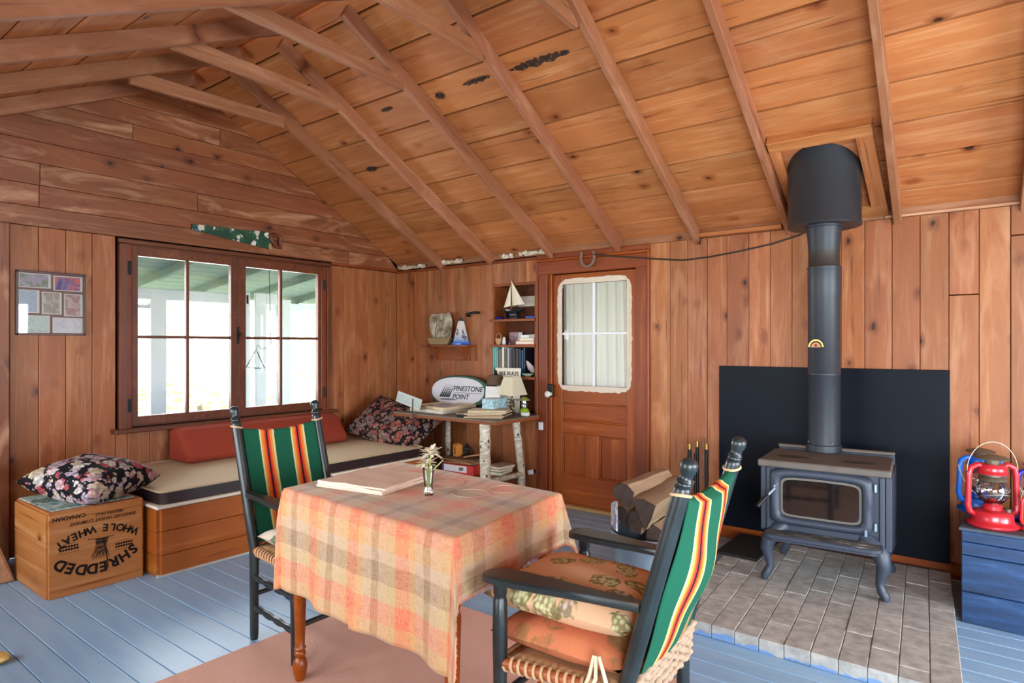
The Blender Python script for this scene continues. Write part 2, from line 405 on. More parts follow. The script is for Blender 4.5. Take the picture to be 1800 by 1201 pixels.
def bluecrate_mat():
    n = NT('blue_crate_paint'); co = n.co(); f = n.noise(n.map(co, (3, 22, 22)), 1, 5, .65)
    c = n.ramp(f, [(.3, (16, 36, 62)), (.55, (28, 62, 104)), (.78, (66, 104, 146))])
    n.set('Base Color', c).set('Roughness', .45).set('Specular IOR Level', .5); n.bump(f, .25, .004); return n.m
BLUECR = bluecrate_mat()
def enamel(name, c, rough=.25): return plain(name, c, rough, 0, .6, .12, 14)
RED = enamel('red_enamel', (182, 34, 44)); RED2 = enamel('bright_red_enamel', (226, 44, 36), .2); BLUE = enamel('blue_enamel', (22, 104, 206)); NAVY = enamel('navy_enamel', (24, 30, 140))
HOODG = plain('sooty_hood', (110, 100, 84), .5, .5, .5, .3, 20)

# ------------------------------------------------------------------ boards
_bc = {}
def board_mesh(L, W_, T_, mat, ch=.0025):
    k = (round(L, 4), round(W_, 4), round(T_, 4), mat.name, ch)
    if k not in _bc:
        l, w_ = L/2, W_/2
        vs = [(-l,-w_,0),(l,-w_,0),(l,w_,0),(-l,w_,0),(-l,-w_,T_-ch),(l,-w_,T_-ch),(l,w_,T_-ch),(-l,w_,T_-ch),
              (-l+ch,-w_+ch,T_),(l-ch,-w_+ch,T_),(l-ch,w_-ch,T_),(-l+ch,w_-ch,T_)]
        fs = [(3,2,1,0)] + [(i,(i+1)%4,4+(i+1)%4,4+i) for i in range(4)] + [(4+i,4+(i+1)%4,8+(i+1)%4,8+i) for i in range(4)] + [(8,9,10,11)]
        b = MB(); b.add(vs, fs); _bc[k] = b.mesh('board', mat)
    return _bc[k]
def board(parent, L, W_, T_, mat, m, name='board', ch=.0025):
    return place(name, board_mesh(L, W_, T_, mat, ch), parent, m=m)
def polyboard(parent, pts, T_, mat, m, name='board'):
    b = MB(); b.prism(pts, T_)
    return place(name, b.mesh(name, mat, None, .002), parent, m=m)
# frames: right wall vertical board (outward -Y), gable boards (outward +X)
def m_wallv(x, z, y=0): return frame((x, y, z), (0, 0, 1), (-1, 0, 0), (0, -1, 0))
def m_wallh(x, z, y=0): return frame((x, y, z), (1, 0, 0), (0, 0, 1), (0, -1, 0))
def m_gabv(y, z, x=0): return frame((x, y, z), (0, 0, 1), (0, -1, 0), (1, 0, 0))
def m_gabh(y, z, x=0): return frame((x, y, z), (0, 1, 0), (0, 0, 1), (1, 0, 0))

TH = .02; SL = .564; Z0 = 2.21; YR = -2.179; ZR = Z0 - SL*YR; SN = math.sqrt(1+SL*SL)
YN = -5.1; XB = 8.7                                                # near wall and back wall planes
SLL = .48; SNL = math.sqrt(1+SLL*SLL)
def zroof(y): return Z0 - SL*y if y > YR else ZR + SLL*(y-YR)

# ------------------------------------------------------------------ floor
fl = struct(MB().box(-.1, XB+.1, YN-.1, .1, -.12, -.028).build('floor', DARK))
y = -.02; k = 0
while y > YN:
    wd = .121
    cut = [0, XB] if k % 3 else [0, 3.4+(k*1.7) % 3, XB]
    for a, b_ in zip(cut[:-1], cut[1:]):
        board(fl, b_-a-.002, wd-.003, .028, FLOORP, T((a+b_)/2, y-wd/2, -.028), 'plank', .003)
    y -= wd; k += 1

# ------------------------------------------------------------------ gable wall (left)
WY0, WY1, WZ0, WZ1 = -2.62, -.86, .77, 2.12                        # window opening
g = MB()
x0, x1 = -.14, -TH
g.box(x0, x1, YN, WY0, 0, 2.15); g.box(x0, x1, WY1, .12, 0, 2.15); g.box(x0, x1, WY0, WY1, 0, WZ0); g.box(x0, x1, WY0, WY1, WZ1, 2.15)
g.prism([(YN, 2.15), (.12, 2.15), (.12, Z0-SL*.12), (YR, ZR), (YN, zroof(YN)), ], .12, frame((x0, 0, 0), (0, 1, 0), (0, 0, 1), (1, 0, 0)))
gw = struct(g.build('wall_left', DARK))
def gab_v(y0, y1, z0, z1): board(gw, z1-z0-.002, abs(y1-y0)-.003, TH, W_WALL, m_gabv((y0+y1)/2, (z0+z1)/2, -TH))
ys = [-3.274-.155*i for i in range(12, 0, -1)] + [-3.274, -3.119, -2.965, -2.808, -2.661]
for a, b_ in zip(ys[:-1], ys[1:]): gab_v(a, b_, 0, 2.15)
ys = [-.818, -.667, -.524, -.376, -.23, -.109, 0]
for a, b_ in zip(ys[:-1], ys[1:]): gab_v(a, b_, 0, 2.125)
ys = [-2.661, -2.582, -2.431, -2.288, -2.14, -1.99, -1.85, -1.70, -1.55, -1.41, -1.26, -1.11, -.97, -.818]
for a, b_ in zip(ys[:-1], ys[1:]): gab_v(a, b_, 0, .75)
# horizontal gable boards over them
zs = [2.15, 2.278, 2.422, 2.566, 2.71, 2.865, 2.98, 3.119, 3.25, 3.36, 3.42]
joints = {1: [-3.12], 2: [-3.115, -2.08], 3: [], 4: [], 5: [-2.55], 6: [-1.9], 0: [-.62]}
for i, (a, b_) in enumerate(zip(zs[:-1], zs[1:])):
    def lim(z): return (YR-(ZR-z)/SLL+.004, YR+(ZR-z)/SL-.004)
    l0, r0 = lim(a+.002); l1, r1 = lim(b_-.002)
    if b_ < Z0+.01: r0 = r1 = 0
    r0 = min(r0, 0); r1 = min(r1, 0)
    l0 = max(l0, YN); l1 = max(l1, YN)
    cuts = sorted(joints.get(i, []))
    xs = [None]+cuts+[None]
    for q in range(len(xs)-1):
        la, lb = (l0, l1) if xs[q] is None else (xs[q]+.0015,)*2
        ra, rb = (r0, r1) if xs[q+1] is None else (xs[q+1]-.0015,)*2
        cy = (la+ra)/2; cz = (a+b_)/2; h = (b_-a)/2-.0015
        polyboard(gw, [(la-cy, -h), (ra-cy, -h), (rb-cy, h), (lb-cy, h)], TH+.012, W_GABLE, m_gabh(cy, cz, -TH))
# trims along the gable rake, the head strip right of the window, the wide plank at the far left
board(gw, .83, .022, .03, W_CASE, m_gabh(-.41, 2.138, 0), 'head_trim')
board(gw, 2.15, .30, .03, W_GABLE, m_gabv(-3.43, 1.075, 0), 'corner_plank', .006)
rk = MB(); 
for sgn in (1,):
    c = (YR+YN)/2
    board(gw, (YR-YN)*SNL-.2, .05, .022, W_ROOF, frame((.012, c, zroof(c)-.045), (0, 1/SNL, SLL/SNL), (0, -SLL/SNL, 1/SNL), (1, 0, 0)), 'rake_trim')

# window_1 : casement window in the gable
win = struct(MB().box(-.13, -.03, WY0, WY0+.012, WZ0, WZ1).box(-.13, -.03, WY1-.012, WY1, WZ0, WZ1).box(-.13, -.03, WY0, WY1, WZ0, WZ0+.012).box(-.13, -.03, WY0, WY1, WZ1-.012, WZ1).build('window_1', W_WIN))
board(win, 1.34, .05, .035, W_WIN, m_gabv(-2.622, 1.43, 0), 'casing'); board(win, 1.34, .05, .035, W_WIN, m_gabv(-.858, 1.43, 0), 'casing')
board(win, 1.82, .03, .03, W_WIN, m_gabh(-1.74, 2.122, 0), 'casing')
board(win, 1.34, .036, .018, W_CASE, m_gabv(-2.578, 1.43, 0), 'stop'); board(win, 1.34, .036, .018, W_CASE, m_gabv(-.902, 1.43, 0), 'stop')
MB().box(-.07, -.008, WY0, WY1, 2.088, 2.135).build('head_stop', W_WIN, win)
board(win, 1.90, .03, .085, W_WIN, m_gabh(-1.74, .752, 0), 'sill', .006)
def sash(y0, y1, yp0, yp1, ym):
    z0, z1, p0, p1, zm = .782, 2.098, .846, 2.026, 1.43
    s = MB().box(-.04, .004, y0, yp0, z0, z1).build('sash', W_WIN, win, bevel=.003)
    for nm, b_ in (('stile', (yp1, y1, z0, z1)), ('rail', (yp0, yp1, z0, p0)), ('rail', (yp0, yp1, p1, z1))):
        MB().box(-.04, .004, *b_).build(nm, W_WIN, s, bevel=.003)
    MB().box(-.035, -.001, ym-.012, ym+.012, p0, p1).build('muntin', W_WIN, s, bevel=.003)
    for a, b_ in ((yp0, ym-.012), (ym+.012, yp1)): MB().box(-.033, -.003, a, b_, zm-.011, zm+.011).build('muntin', W_WIN, s, bevel=.003)
    for a, b_ in ((yp0, ym-.012), (ym+.012, yp1)):
        for c, d in ((p0, zm-.011), (zm+.011, p1)): MB().box(-.022, -.019, a, b_, c, d).build('pane', PANE, s)
    return s
s1 = sash(-2.556, -1.742, -2.512, -1.802, -2.150); s2 = sash(-1.740, -.922, -1.672, -.963, -1.340)
for yy in (-2.575, -.905):
    for zz in (1.93, .93): MB().box(.004, .02, yy-.012, yy+.012, zz-.045, zz+.045).cyl((.02, yy, zz-.05), (.02, yy, zz+.05), .006, n=8).build('hinge', BLACKI, win)
MB().box(.004, .012, -1.752, -1.735, 1.38, 1.52).cyl((.012, -1.744, 1.42), (.05, -1.744, 1.47), .006, n=8).build('latch', BLACKI, win)

# ------------------------------------------------------------------ right wall
BX0, BX1, BZ1 = 1.30, 1.80, 1.925                                   # bookcase recess
DX0, DX1, DZ = 1.945, 2.76, 1.985
r = MB(); y0, y1 = TH, .14
r.box(0, BX0, y0, y1, 0, 2.2); r.box(BX0, BX1, y0, y1, BZ1, 2.2); r.box(BX0, BX1, y0, y1, 0, .77); r.box(BX1, DX0, y0, y1, 0, 2.2)
r.box(DX0, DX1, y0, y1, DZ, 2.2); r.box(DX1, XB, y0, y1, 0, 2.2)
rw = struct(r.build('wall_right', DARK))
def rwb(a, b_, z0, z1, dy=0): board(rw, z1-z0-.002, b_-a-.003, TH, W_WALL, m_wallv((a+b_)/2, (z0+z1)/2, TH+dy))
xs = [0, .164, .29, .43, .542, .682, .834, .996, 1.16, 1.30]
for a, b_ in zip(xs[:-1], xs[1:]): rwb(a, b_, 0, 2.12)
for a, b_ in zip([1.30, 1.42, 1.55, 1.68], [1.42, 1.55, 1.68, 1.812]): rwb(a, b_, BZ1, 2.12); rwb(a, b_, 0, .77)
xs = [2.876, 3.039, 3.177, 3.324, 3.469, 3.62, 3.765, 3.905, 4.05, 4.204, 4.337, 4.485, 4.63, 4.774, 4.917, 5.06, 5.22]
while xs[-1] < XB: xs.append(min(XB, xs[-1]+random.uniform(.13, .17)))
for a, b_ in zip(xs[:-1], xs[1:]):
    if abs(a-4.774) < .01: rwb(a, b_, 0, 1.66); rwb(a, b_, 1.664, 2.15)
    elif abs(a-5.06) < .01: rwb(a, b_, 0, 1.98, -.004); rwb(a, b_, 1.984, 2.15, -.004)
    else: rwb(a, b_, 0, 2.15, random.uniform(-.003, .003))
board(rw, 1.81, .022, .022, W_CASE, m_wallh(.905, 2.126, 0), 'trim_and_sun_strip')
board(rw, .62, .03, .06, W_ROOF, m_wallh(3.54, 2.168, .01), 'trim_and_sun_strip', .004)  # added pale strip standing in for sunlight leaking over the wall top
board(rw, .7, .016, .02, W_BLOCK, m_wallh(4.80, 2.158, 0), 'trim_and_sun_strip')
board(rw, 8.6, .058, .02, W_RAFT, m_wallh(4.3, 2.181, TH+.004), 'plate')
# bits of torn birch bark and paper stuffed along the eave
for xa, xb_, zz in ((.05, .45, 2.15), (.62, .95, 2.16), (1.42, 1.56, 2.155), (1.62, 1.93, 2.16)):
    b_ = MB(); nseg = 14
    b_.grid(lambda u, v: (xa+(xb_-xa)*u, -.012-.02*v+.008*wob(u*40), zz+(.03+.016*wob(u*31, 2))*v+.006*wob(u*60, v)), nseg, 2)
    b_.build('bark_strip', BIRCH, rw)

# door_1
dr = struct(MB().box(DX0, 2.06, .11, .13, 0, DZ).box(2.66, DX1, .11, .13, 0, DZ).box(2.06, 2.66, .11, .13, 0, 1.02).box(2.06, 2.66, .11, .13, 1.90, DZ).build('door_1', DARK))
def dpart(nm, xa, xb_, za, zb, yf, t=.03, mat=W_DOOR, ch=.004):
    if zb-za > xb_-xa: return board(dr, zb-za, xb_-xa, t, mat, m_wallv((xa+xb_)/2, (za+zb)/2, yf+t), nm, ch)
    return board(dr, xb_-xa, zb-za, t, mat, m_wallh((xa+xb_)/2, (za+zb)/2, yf+t), nm, ch)
dpart('casing', 1.83, 1.925, 0, 2.0, -.018, .04, W_CASE); dpart('moulding', 1.812, 1.83, 0, 2.12, -.028, .04, W_CASE)
dpart('stop', 1.925, 1.958, 0, 1.985, .004, .03, W_DOOR)
dpart('casing', 2.76, 2.858, 0, 2.0, -.018, .04, W_CASE); dpart('moulding', 2.858, 2.878, 0, 2.09, -.028, .04, W_DOOR)
dpart('head_casing', 1.83, 2.858, 1.975, 2.085, -.022, .045, W_CASE); dpart('head_moulding', 1.812, 2.878, 2.085, 2.105, -.034, .055, W_DOOR); dpart('head_moulding', 1.812, 2.878, 2.108, 2.15, -.02, .04, W_CASE)
Yd = .022
dpart('stile', 1.96, 2.052, .03, 1.97, Yd, .035); dpart('stile', 2.664, 2.757, .03, 1.97, Yd, .035)
dpart('rail', 2.052, 2.664, 1.885, 1.97, Yd, .035); dpart('rail', 2.052, 2.664, .88, 1.03, Yd, .035); dpart('rail', 2.052, 2.664, .625, .728, Yd, .035); dpart('rail', 2.052, 2.664, .03, .27, Yd, .035)
dpart('stile', 2.278, 2.41, .27, .625, Yd, .035)
for a, b_, c, d in ((2.052, 2.664, .728, .88), (2.052, 2.278, .27, .625), (2.41, 2.664, .27, .625)):
    dpart('panel', a, b_, c, d, Yd+.02, .012)
    f_ = MB()
    for q in ((a, b_, c, c+.014), (a, b_, d-.014, d), (a, a+.014, c+.014, d-.014), (b_-.014, b_, c+.014, d-.014)): f_.box(q[0], q[1], Yd+.004, Yd+.018, q[2], q[3])
    f_.build('panel_bead', W_DOOR, dr, bevel=.004)
MB().box(2.346, 2.370, Yd+.004, Yd+.03, 1.03, 1.885).build('muntin', WHITEP, dr, bevel=.003)
for a, b_ in ((2.052, 2.346), (2.370, 2.664)): MB().box(a, b_, Yd+.005, Yd+.028, 1.455, 1.477).build('muntin', WHITEP, dr, bevel=.003)
for a, b_ in ((2.052, 2.346), (2.370, 2.664)):
    for c, d in ((1.03, 1.455), (1.477, 1.885)): MB().box(a, b_, Yd+.016, Yd+.019, c, d).build('pane', PANE, dr)
# rough white paint smeared round the glass
pb = MB(); N = 96; inner = (2.052, 2.664, 1.03, 1.885); vs = []
def rr(t, x0, x1, z0, z1):
    L = 2*((x1-x0)+(z1-z0)); s = t*L
    for ax, ln, p, q in ((0, x1-x0, (x0, z0), (1, 0)), (1, z1-z0, (x1, z0), (0, 1)), (0, x1-x0, (x1, z1), (-1, 0)), (1, z1-z0, (x0, z1), (0, -1))):
        if s <= ln: return p[0]+q[0]*s, p[1]+q[1]*s
        s -= ln
    return x0, z0
def corner_round(x, z, o):
    cx_, cz_ = (inner[0]+inner[1])/2, (inner[2]+inner[3])/2
    dx, dz = x-cx_, z-cz_; ex = (inner[1]-inner[0])/2+.046; ez = (inner[3]-inner[2])/2+.046
    q = (abs(dx/ex)**9+abs(dz/ez)**9)**(1/9.)
    return cx_+dx/q*o, cz_+dz/q*o
for i in range(N):
    a = rr(i/N, *inner); x_, z_ = corner_round(a[0], a[1], 1+.012*wob(i*.9, 3)+.006*math.sin(i*2.7))
    vs += [(a[0], Yd-.0012, a[1]), (x_, Yd-.0012, z_), (a[0], Yd+.016, a[1])]
pb.add(vs, [(3*i, 3*((i+1) % N), 3*((i+1) % N)+1, 3*i+1) for i in range(N)]+[(3*i+2, 3*((i+1) % N)+2, 3*((i+1) % N), 3*i) for i in range(N)])
pb.build('paint_border', plain('smeared_paint', (206, 190, 170), .7, 0, .3, .18, 30), dr)
cu = MB()
cu.grid(lambda u, v: (2.03+.66*u, .075+.014*math.sin(u*46+2*math.sin(u*7)+.6*v), .98+.95*v), 90, 6)
cu.build('curtain', LACE, dr, smooth=60)
MB().box(1.926, 1.982, -.02, .004, .925, 1.035).build('lock_plate', BLACKI, dr, bevel=.006)
MB().lathe([(0, 0), (.02, 0), (.014, .012), (.014, .022), (.026, .032), (.028, .045), (.02, .055), (0, .058)], 18, m=T(1.958, -.018, .952) @ RX(R(90))).build('door_knob', plain('porcelain', (214, 212, 206), .2), dr, smooth=40)
dpart('threshold', 1.95, 2.78, 0, .03, -.03, .06, plain('worn_threshold', (176, 140, 92), .6, 0, .3, .2, 12), .006)

# near wall (window wall beside the camera) and back wall, both with large window openings
def wall_open(name, m, L, H, opens):
    b_ = MB(); xs = [0]
    for a, c, z0, z1 in opens:
        b_.box(xs[-1], a, 0, .12, 0, H, m); b_.box(a, c, 0, .12, 0, z0, m); b_.box(a, c, 0, .12, z1, H, m); xs.append(c)
    b_.box(xs[-1], L, 0, .12, 0, H, m)
    return struct(b_.build(name, W_WALL))
opn = [(.4, 2.0, .75, 1.7), (2.2, 3.8, .75, 1.7), (5.3, 7.9, .35, 1.7)]
wn = wall_open('wall_near', T(0, YN-.12, 0), XB, zroof(YN)+.02, opn)
opb = [(.6, 2.2, .5, 2.15), (2.5, 4.3, .1, 2.15)]
mb_ = frame((XB, YN, 0), (0, 1, 0), (-1, 0, 0), (0, 0, 1))
wb = wall_open('wall_back', frame((XB+.12, YN, 0), (0, 1, 0), (-1, 0, 0), (0, 0, 1)), 5.2, 2.15, opb)
MB().prism([(YN, 2.15), (.1, 2.15), (.1, Z0), (YR, ZR), (YN, zroof(YN))], .12, frame((XB, 0, 0), (0, 1, 0), (0, 0, 1), (1, 0, 0))).build('gable', W_WALL, wb)
for i, (a, c, z0, z1) in enumerate(opn):
    wf = MB()
    for q in ((a, a+.05, z0, z1), (c-.05, c, z0, z1), ((a+c)/2-.025, (a+c)/2+.025, z0, z1)): wf.box(q[0], q[1], YN-.1, YN-.04, q[2], q[3])
    for z in (z0, (z0+z1)/2-.02, z1-.05): wf.box(a, c, YN-.1, YN-.04, z, z+.05)
    o = struct(wf.build('window_%d' % (i+2), W_WIN)); MB().box(a, c, YN-.072, YN-.068, z0, z1).build('pane', PANE, o)
for i, (a, c, z0, z1) in enumerate(opb):
    wf = MB()
    for q in (a, (a+c)/2-.025, c-.05): wf.box(XB+.03, XB+.09, YN+q, YN+q+.05, z0, z1)
    for z in (z0, (z0+z1)/2, z1-.05): wf.box(XB+.03, XB+.09, YN+a, YN+c, z, z+.05)
    o = struct(wf.build('window_%d' % (i+5), W_WIN)); MB().box(XB+.058, XB+.062, YN+a, YN+c, z0, z1).build('pane', PANE, o)

# ------------------------------------------------------------------ ceiling : boards, rafters, collar ties
un = V((0, -1, SL))/SN; nn = V((0, -SL, -1))/SN                    # right slope: up-slope and inward normal
ul = V((0, -1, -SLL))/SNL; nl = V((0, SLL, -1))/SNL                    # left slope: down-slope and inward normal
deck = MB()
P0 = V((0, 1.0, Z0-SL*1.0)); PR = V((0, YR, ZR)); PL = V((0, YN-.3, zroof(YN-.3)))  # unseen eave overhang on the right, added to keep sun off the door curtain
for a, b_, nv in ((P0, PR, nn), (PR, PL, nl)):
    o1, o2 = -nv*.026, -nv*.07
    vs = []
    for q in (a, b_):
        for o_ in (o1, o2):
            for xx in (-.15, XB+.15): vs.append((xx, (q+o_).y, (q+o_).z))
    deck.add(vs, [(0, 1, 3, 2), (4, 6, 7, 5), (0, 4, 5, 1), (2, 3, 7, 6), (0, 2, 6, 4), (1, 5, 7, 3)])
ce = struct(deck.build('ceiling', DARK))
e = [-.13, .15, .42, .685, .96, 1.242, 1.52, 1.80, 2.08, 2.36, 2.515]
RX_ = [.02, .66, 1.29, 1.965, 2.61, 3.255, 3.895, 4.515, 5.12, 5.74, 6.36, 6.98, 7.6, 8.22]
for i, (a, b_) in enumerate(zip(e[:-1], e[1:])):
    cuts = [0, XB]
    if i in (1, 4, 7): cuts = [0, 2.61, 5.74, XB]
    elif i in (2, 5, 8): cuts = [0, 3.895, XB]
    elif i in (3, 6): cuts = [0, 1.965, 5.12, XB]
    for xa, xb_ in zip(cuts[:-1], cuts[1:]):
        c = V(((xa+xb_)/2, 0, Z0)) + un*((a+b_)/2) - nn*(.024+random.uniform(-.003, .003))
        board(ce, xb_-xa-.004, b_-a-.013, .024, W_ROOF, frame(c, (1, 0, 0), un, nn))
s = 0.02
LL_ = (YR-YN)*SNL+.2; i = 0
while s < LL_:
    wd = .275
    cuts = [0, XB] if i % 3 == 0 else ([0, 2.61, XB] if i % 3 == 1 else [0, 4.515, XB])
    for xa, xb_ in zip(cuts[:-1], cuts[1:]):
        c = V(((xa+xb_)/2, YR, ZR)) + ul*(s+wd/2) - nl*(.024+random.uniform(-.003, .003))
        board(ce, xb_-xa-.003, wd-.012, .024, W_ROOF, frame(c, (1, 0, 0), ul, nl))
    s += wd; i += 1
# right rafters: each runs a little askew, as nailed up
SKEW = [.0, -.03, -.04, -.04, .02, .04, .035, .10, .10, .05, .05, .05, .05, .05]
for k, xx in enumerate(RX_):
    if k == 0: continue
    a = V((xx, 0, Z0)) - un*.05; b_ = V((xx+SKEW[k], 0, Z0)) + un*2.43
    d = (b_-a).normalized(); c = (a+b_)/2
    board(ce, (b_-a).length, .042, .094, W_RAFT, frame(c, d, nn.cross(d), nn), 'rafter', .004)
xl = .2
while xl < XB:
    c = V((xl, YR, ZR)) + ul*1.66
    board(ce, 3.22, .045, .094, W_RAFT, frame(c, ul, nl.cross(ul), nl), 'rafter', .004); xl += .66
for (xa, ya), (xb_, yb) in (((1.993, -2.93), (1.915, -1.70)), ((1.338, -2.88), (1.283, -1.72)), ((.635, -2.82), (.66, -1.75)), ((2.652, -2.93), (2.60, -1.70)), ((3.30, -2.93), (3.235, -1.68)), ((3.96, -2.93), (3.90, -1.68)), ((4.60, -2.93), (4.56, -1.68))):
    a = V((xa, ya, 3.073)); b_ = V((xb_, yb, 3.073)); d = (b_-a).normalized(); z_ = V((0, 0, 1))
    board(ce, (b_-a).length, .088, .036, W_RAFT, frame((a+b_)/2, d, z_, d.cross(z_)), 'collar_tie', .004)
# boxed frame round the flue
def onslope(x, sd, d=0): return V((x, 0, Z0)) + un*sd + nn*d
for nm, xa, xb_, sa, sb, t in (('flue_frame', 3.935, 4.475, .685, .765, .06), ('flue_frame', 3.925, 3.985, .05, .683, .04), ('flue_frame', 4.385, 4.47, .08, .683, .045), ('flue_frame', 4.30, 4.47, -.03, .078, .03)):
    c = onslope((xa+xb_)/2, (sa+sb)/2)
    if xb_-xa > sb-sa: board(ce, xb_-xa, sb-sa, t, W_ROOF, frame(c, (1, 0, 0), un, nn), nm, .004)
    else: board(ce, sb-sa, xb_-xa, t, W_ROOF, frame(c, un, nn.cross(un), nn), nm, .004)
# soot stains burned along one board course
def soot():
    n = NT('soot_stain'); co = n.co(); f = n.noise(n.map(co, (14, 40, 1)), 1, 4, .7)
    n.set('Base Color', n.ramp(f, [(.35, (30, 22, 20)), (.7, (70, 46, 34))])).set('Roughness', .9)
    n.set('Alpha', n.ramp(n.noise(n.map(co, (70, 18, 1)), 1, 3, .6), [(.38, 0.), (.52, .9)])); return n.m
SOOT = soot()
for xa, ln, sd, h in ((2.66, .42, 1.69, .05), (2.28, .22, 1.70, .035), (2.02, .08, 1.68, .05), (1.5, .12, 1.71, .03), (.85, .12, 1.25, .05)):
    b_ = MB(); n_ = 22; pts = []
    for i in range(n_): pts.append((-ln/2+ln*i/(n_-1), -h/2*math.sin(PI*(i+.3)/n_)**.5*(1+.35*math.sin(i*5.1))))
    for i in range(n_-1, -1, -1): pts.append((-ln/2+ln*i/(n_-1), h/2*math.sin(PI*(i+.3)/n_)**.5*(1+.35*math.sin(i*3.7+2))))
    b_.prism(pts, .001); place('soot_mark', b_.mesh('soot_mark', SOOT), ce, m=frame(onslope(xa+ln/2, sd, .0035), (1, 0, 0), un, nn))


# ------------------------------------------------------------------ outside: porch and trees beyond the gable window
po = thing('porch_frame', 'white painted porch posts and header seen through the window', 'porch', (-2.2, -1.5, -.2))
def pbx(nm, *q, mat=WHITEP): MB().box(q[0]+2.2, q[1]+2.2, q[2]+1.5, q[3]+1.5, q[4]+.2, q[5]+.2).build(nm, mat, po, bevel=.006)
pbx('post', -2.26, -2.14, -1.53, -1.37, -.2, 1.87); pbx('header', -2.26, -2.14, -6, -.42, 1.86, 1.975)
pbx('rail', -2.24, -2.16, -6, -1.53, 1.76, 1.80); pbx('rail', -2.24, -2.16, -6, -.6, .3, .38); pbx('post', -2.26, -2.14, -3.2, -3.06, -.2, 1.87)
pbx('post', -2.26, -2.14, -.46, -.40, -.2, 2.0)
pbx('door_stile', -2.0, -1.96, -.44, -.30, -.2, 1.99); pbx('door_stile', -2.0, -1.96, -.16, .03, -.2, 1.93); pbx('door_rail', -2.0, -1.96, -.30, -.16, 1.86, 1.99); pbx('door_rail', -2.0, -1.96, -.30, -.16, .2, .5)
pbx('header', -3.06, -2.94, .3, 2.6, 1.85, 1.96); pbx('post', -3.06, -2.94, 1.3, 1.45, -.2, 1.86)
PGREEN = plain('green_porch_paint', (112, 128, 118), .6, 0, .3, .15, 6)
pr_ = thing('porch_roof', 'dull green boarded porch roof above the white header', 'roof', (0, -1.5, 2.1))
yy = -6.0
for k in range(16):
    a = -.16-k*.2; z = 2.42-.13*(k*.2)
    board(pr_, 9.0, .195, .02, PGREEN, frame((a-.1, 0, z-2.1), (0, 1, 0), (-.992, 0, -.128), (.128, 0, -.992)), 'board')
for k in range(7):
    board(pr_, 3.1, .05, .09, PGREEN, frame((-1.72, -2.2+k*.75, 2.22-2.1), (-.992, 0, -.128), (0, -1, 0), (.128, 0, -.992)), 'rafter')
GRASS = plain('sunlit_grass', (188, 196, 160), .9, 0, .1, .3, 3)
gd = MB().box(-40, XB+25, -30, 25, -.5, -.3).build('ground', GRASS); struct(gd)
struct(MB().box(-3.1, -.15, -6, 3, -.28, -.16).build('porch_floor', FLOORP))
LEAF = plain('pale_leaves', (196, 208, 160), .8, 0, .2, .3, 5); TRUNK = plain('grey_trunk', (120, 104, 90), .9)
for i, (tx, ty, tz, rx_, rz_, lb) in enumerate(((-8.5, -5.2, 1.6, 2.0, 1.8, 'pale leafy tree outside the left window sash'), (-10, .8, 1.9, 2.2, 2.0, 'pale leafy tree outside beyond the centre of the window'),
        (-8.0, 5.6, 1.5, 1.8, 1.7, 'pale leafy tree outside the right window sash'), (-5.6, .6, .2, 1.5, .6, 'low pale bush outside below the window'), (-5.2, 4.4, .3, 1.6, .7, 'low pale bush outside at the far right of the window'))):
    t = thing('tree' if i < 3 else 'bush', lb, 'tree' if i < 3 else 'bush', (tx, ty, -.3))
    b_ = MB(); rnd = random.Random(i)
    for q in range(900):
        th, ph, rr_ = rnd.uniform(0, 2*PI), math.acos(rnd.uniform(-1, 1)), rnd.uniform(.55, 1)
        c = V((rx_*rr_*math.sin(ph)*math.cos(th), rx_*rr_*math.sin(ph)*math.sin(th), tz+.3+rz_*rr_*math.cos(ph)))
        m = T(*c) @ RZ(rnd.uniform(0, 6)) @ RX(rnd.uniform(0, 3)); h = rnd.uniform(.05, .11)
        b_.add([(-h, 0, 0), (0, -h*.5, 0), (h, 0, 0), (0, h*.5, 0)], [(0, 1, 2, 3)], m)
    o = b_.build('crown', LEAF, t); o['kind'] = 'stuff'
    MB().sweep([(0, 0, 0), (.08, .05, tz*.6), (-.05, .1, tz+.5)], [.12, .09, .04], 8).build('trunk', TRUNK, t)

# triangle dinner bell
bl = thing('dinner_bell', 'black wire triangle dinner bell hanging outside the window', 'bell', (-.5, -1.29, 1.33))
MB().sweep([(0, -.01, -.02), (0, -.095, -.165), (0, 0.0, -.175), (0, .09, -.18), (0, .012, -.02)], .005, 6).build('triangle', BLACKI, bl)
MB().sweep([(0, 0, -.02), (0, .015, .04), (0, .06, .0), (0, .12, .02), (0, .15, .18), (0, .13, 1.02)], .003, 6).build('cord', BLACKI, bl)
MB().sweep([(0, .15, .16), (0, .16, .02), (0, .13, -.01), (0, .145, .1)], .004, 6).build('striker', BLACKI, bl)

# ------------------------------------------------------------------ bench with mattress under the window
be = thing('storage_bench', 'low plank storage bench under the window', 'bench', (.02, -1.735, 0))
L = 2.18; hw = L/2
board(be, .40, .04, .06, W_BENCH, frame((1.03, -hw+.03, .2), (0, 0, 1), (0, 1, 0), (-1, 0, 0)), 'corner_post')
zc = [0, .125, .265, .40]
for a, b_ in zip(zc[:-1], zc[1:]):
    board(be, L, b_-a-.003, .024, W_BENCH, frame((1.06, 0, (a+b_)/2), (0, 1, 0), (0, 0, 1), (1, 0, 0)), 'plank', .003)
    board(be, 1.08, b_-a-.003, .022, W_BENCH, frame((.52, -hw, (a+b_)/2), (1, 0, 0), (0, 0, 1), (0, -1, 0)), 'plank', .003)
    board(be, 1.05, b_-a-.003, .022, W_BENCH, frame((.52, hw, (a+b_)/2), (-1, 0, 0), (0, 0, 1), (0, 1, 0)), 'plank', .003)
MB().box(1.06, 1.09, -hw-.02, hw, 0, .012).build('floor_trim', plain('pale_caulk', (178, 176, 166), .8), be)
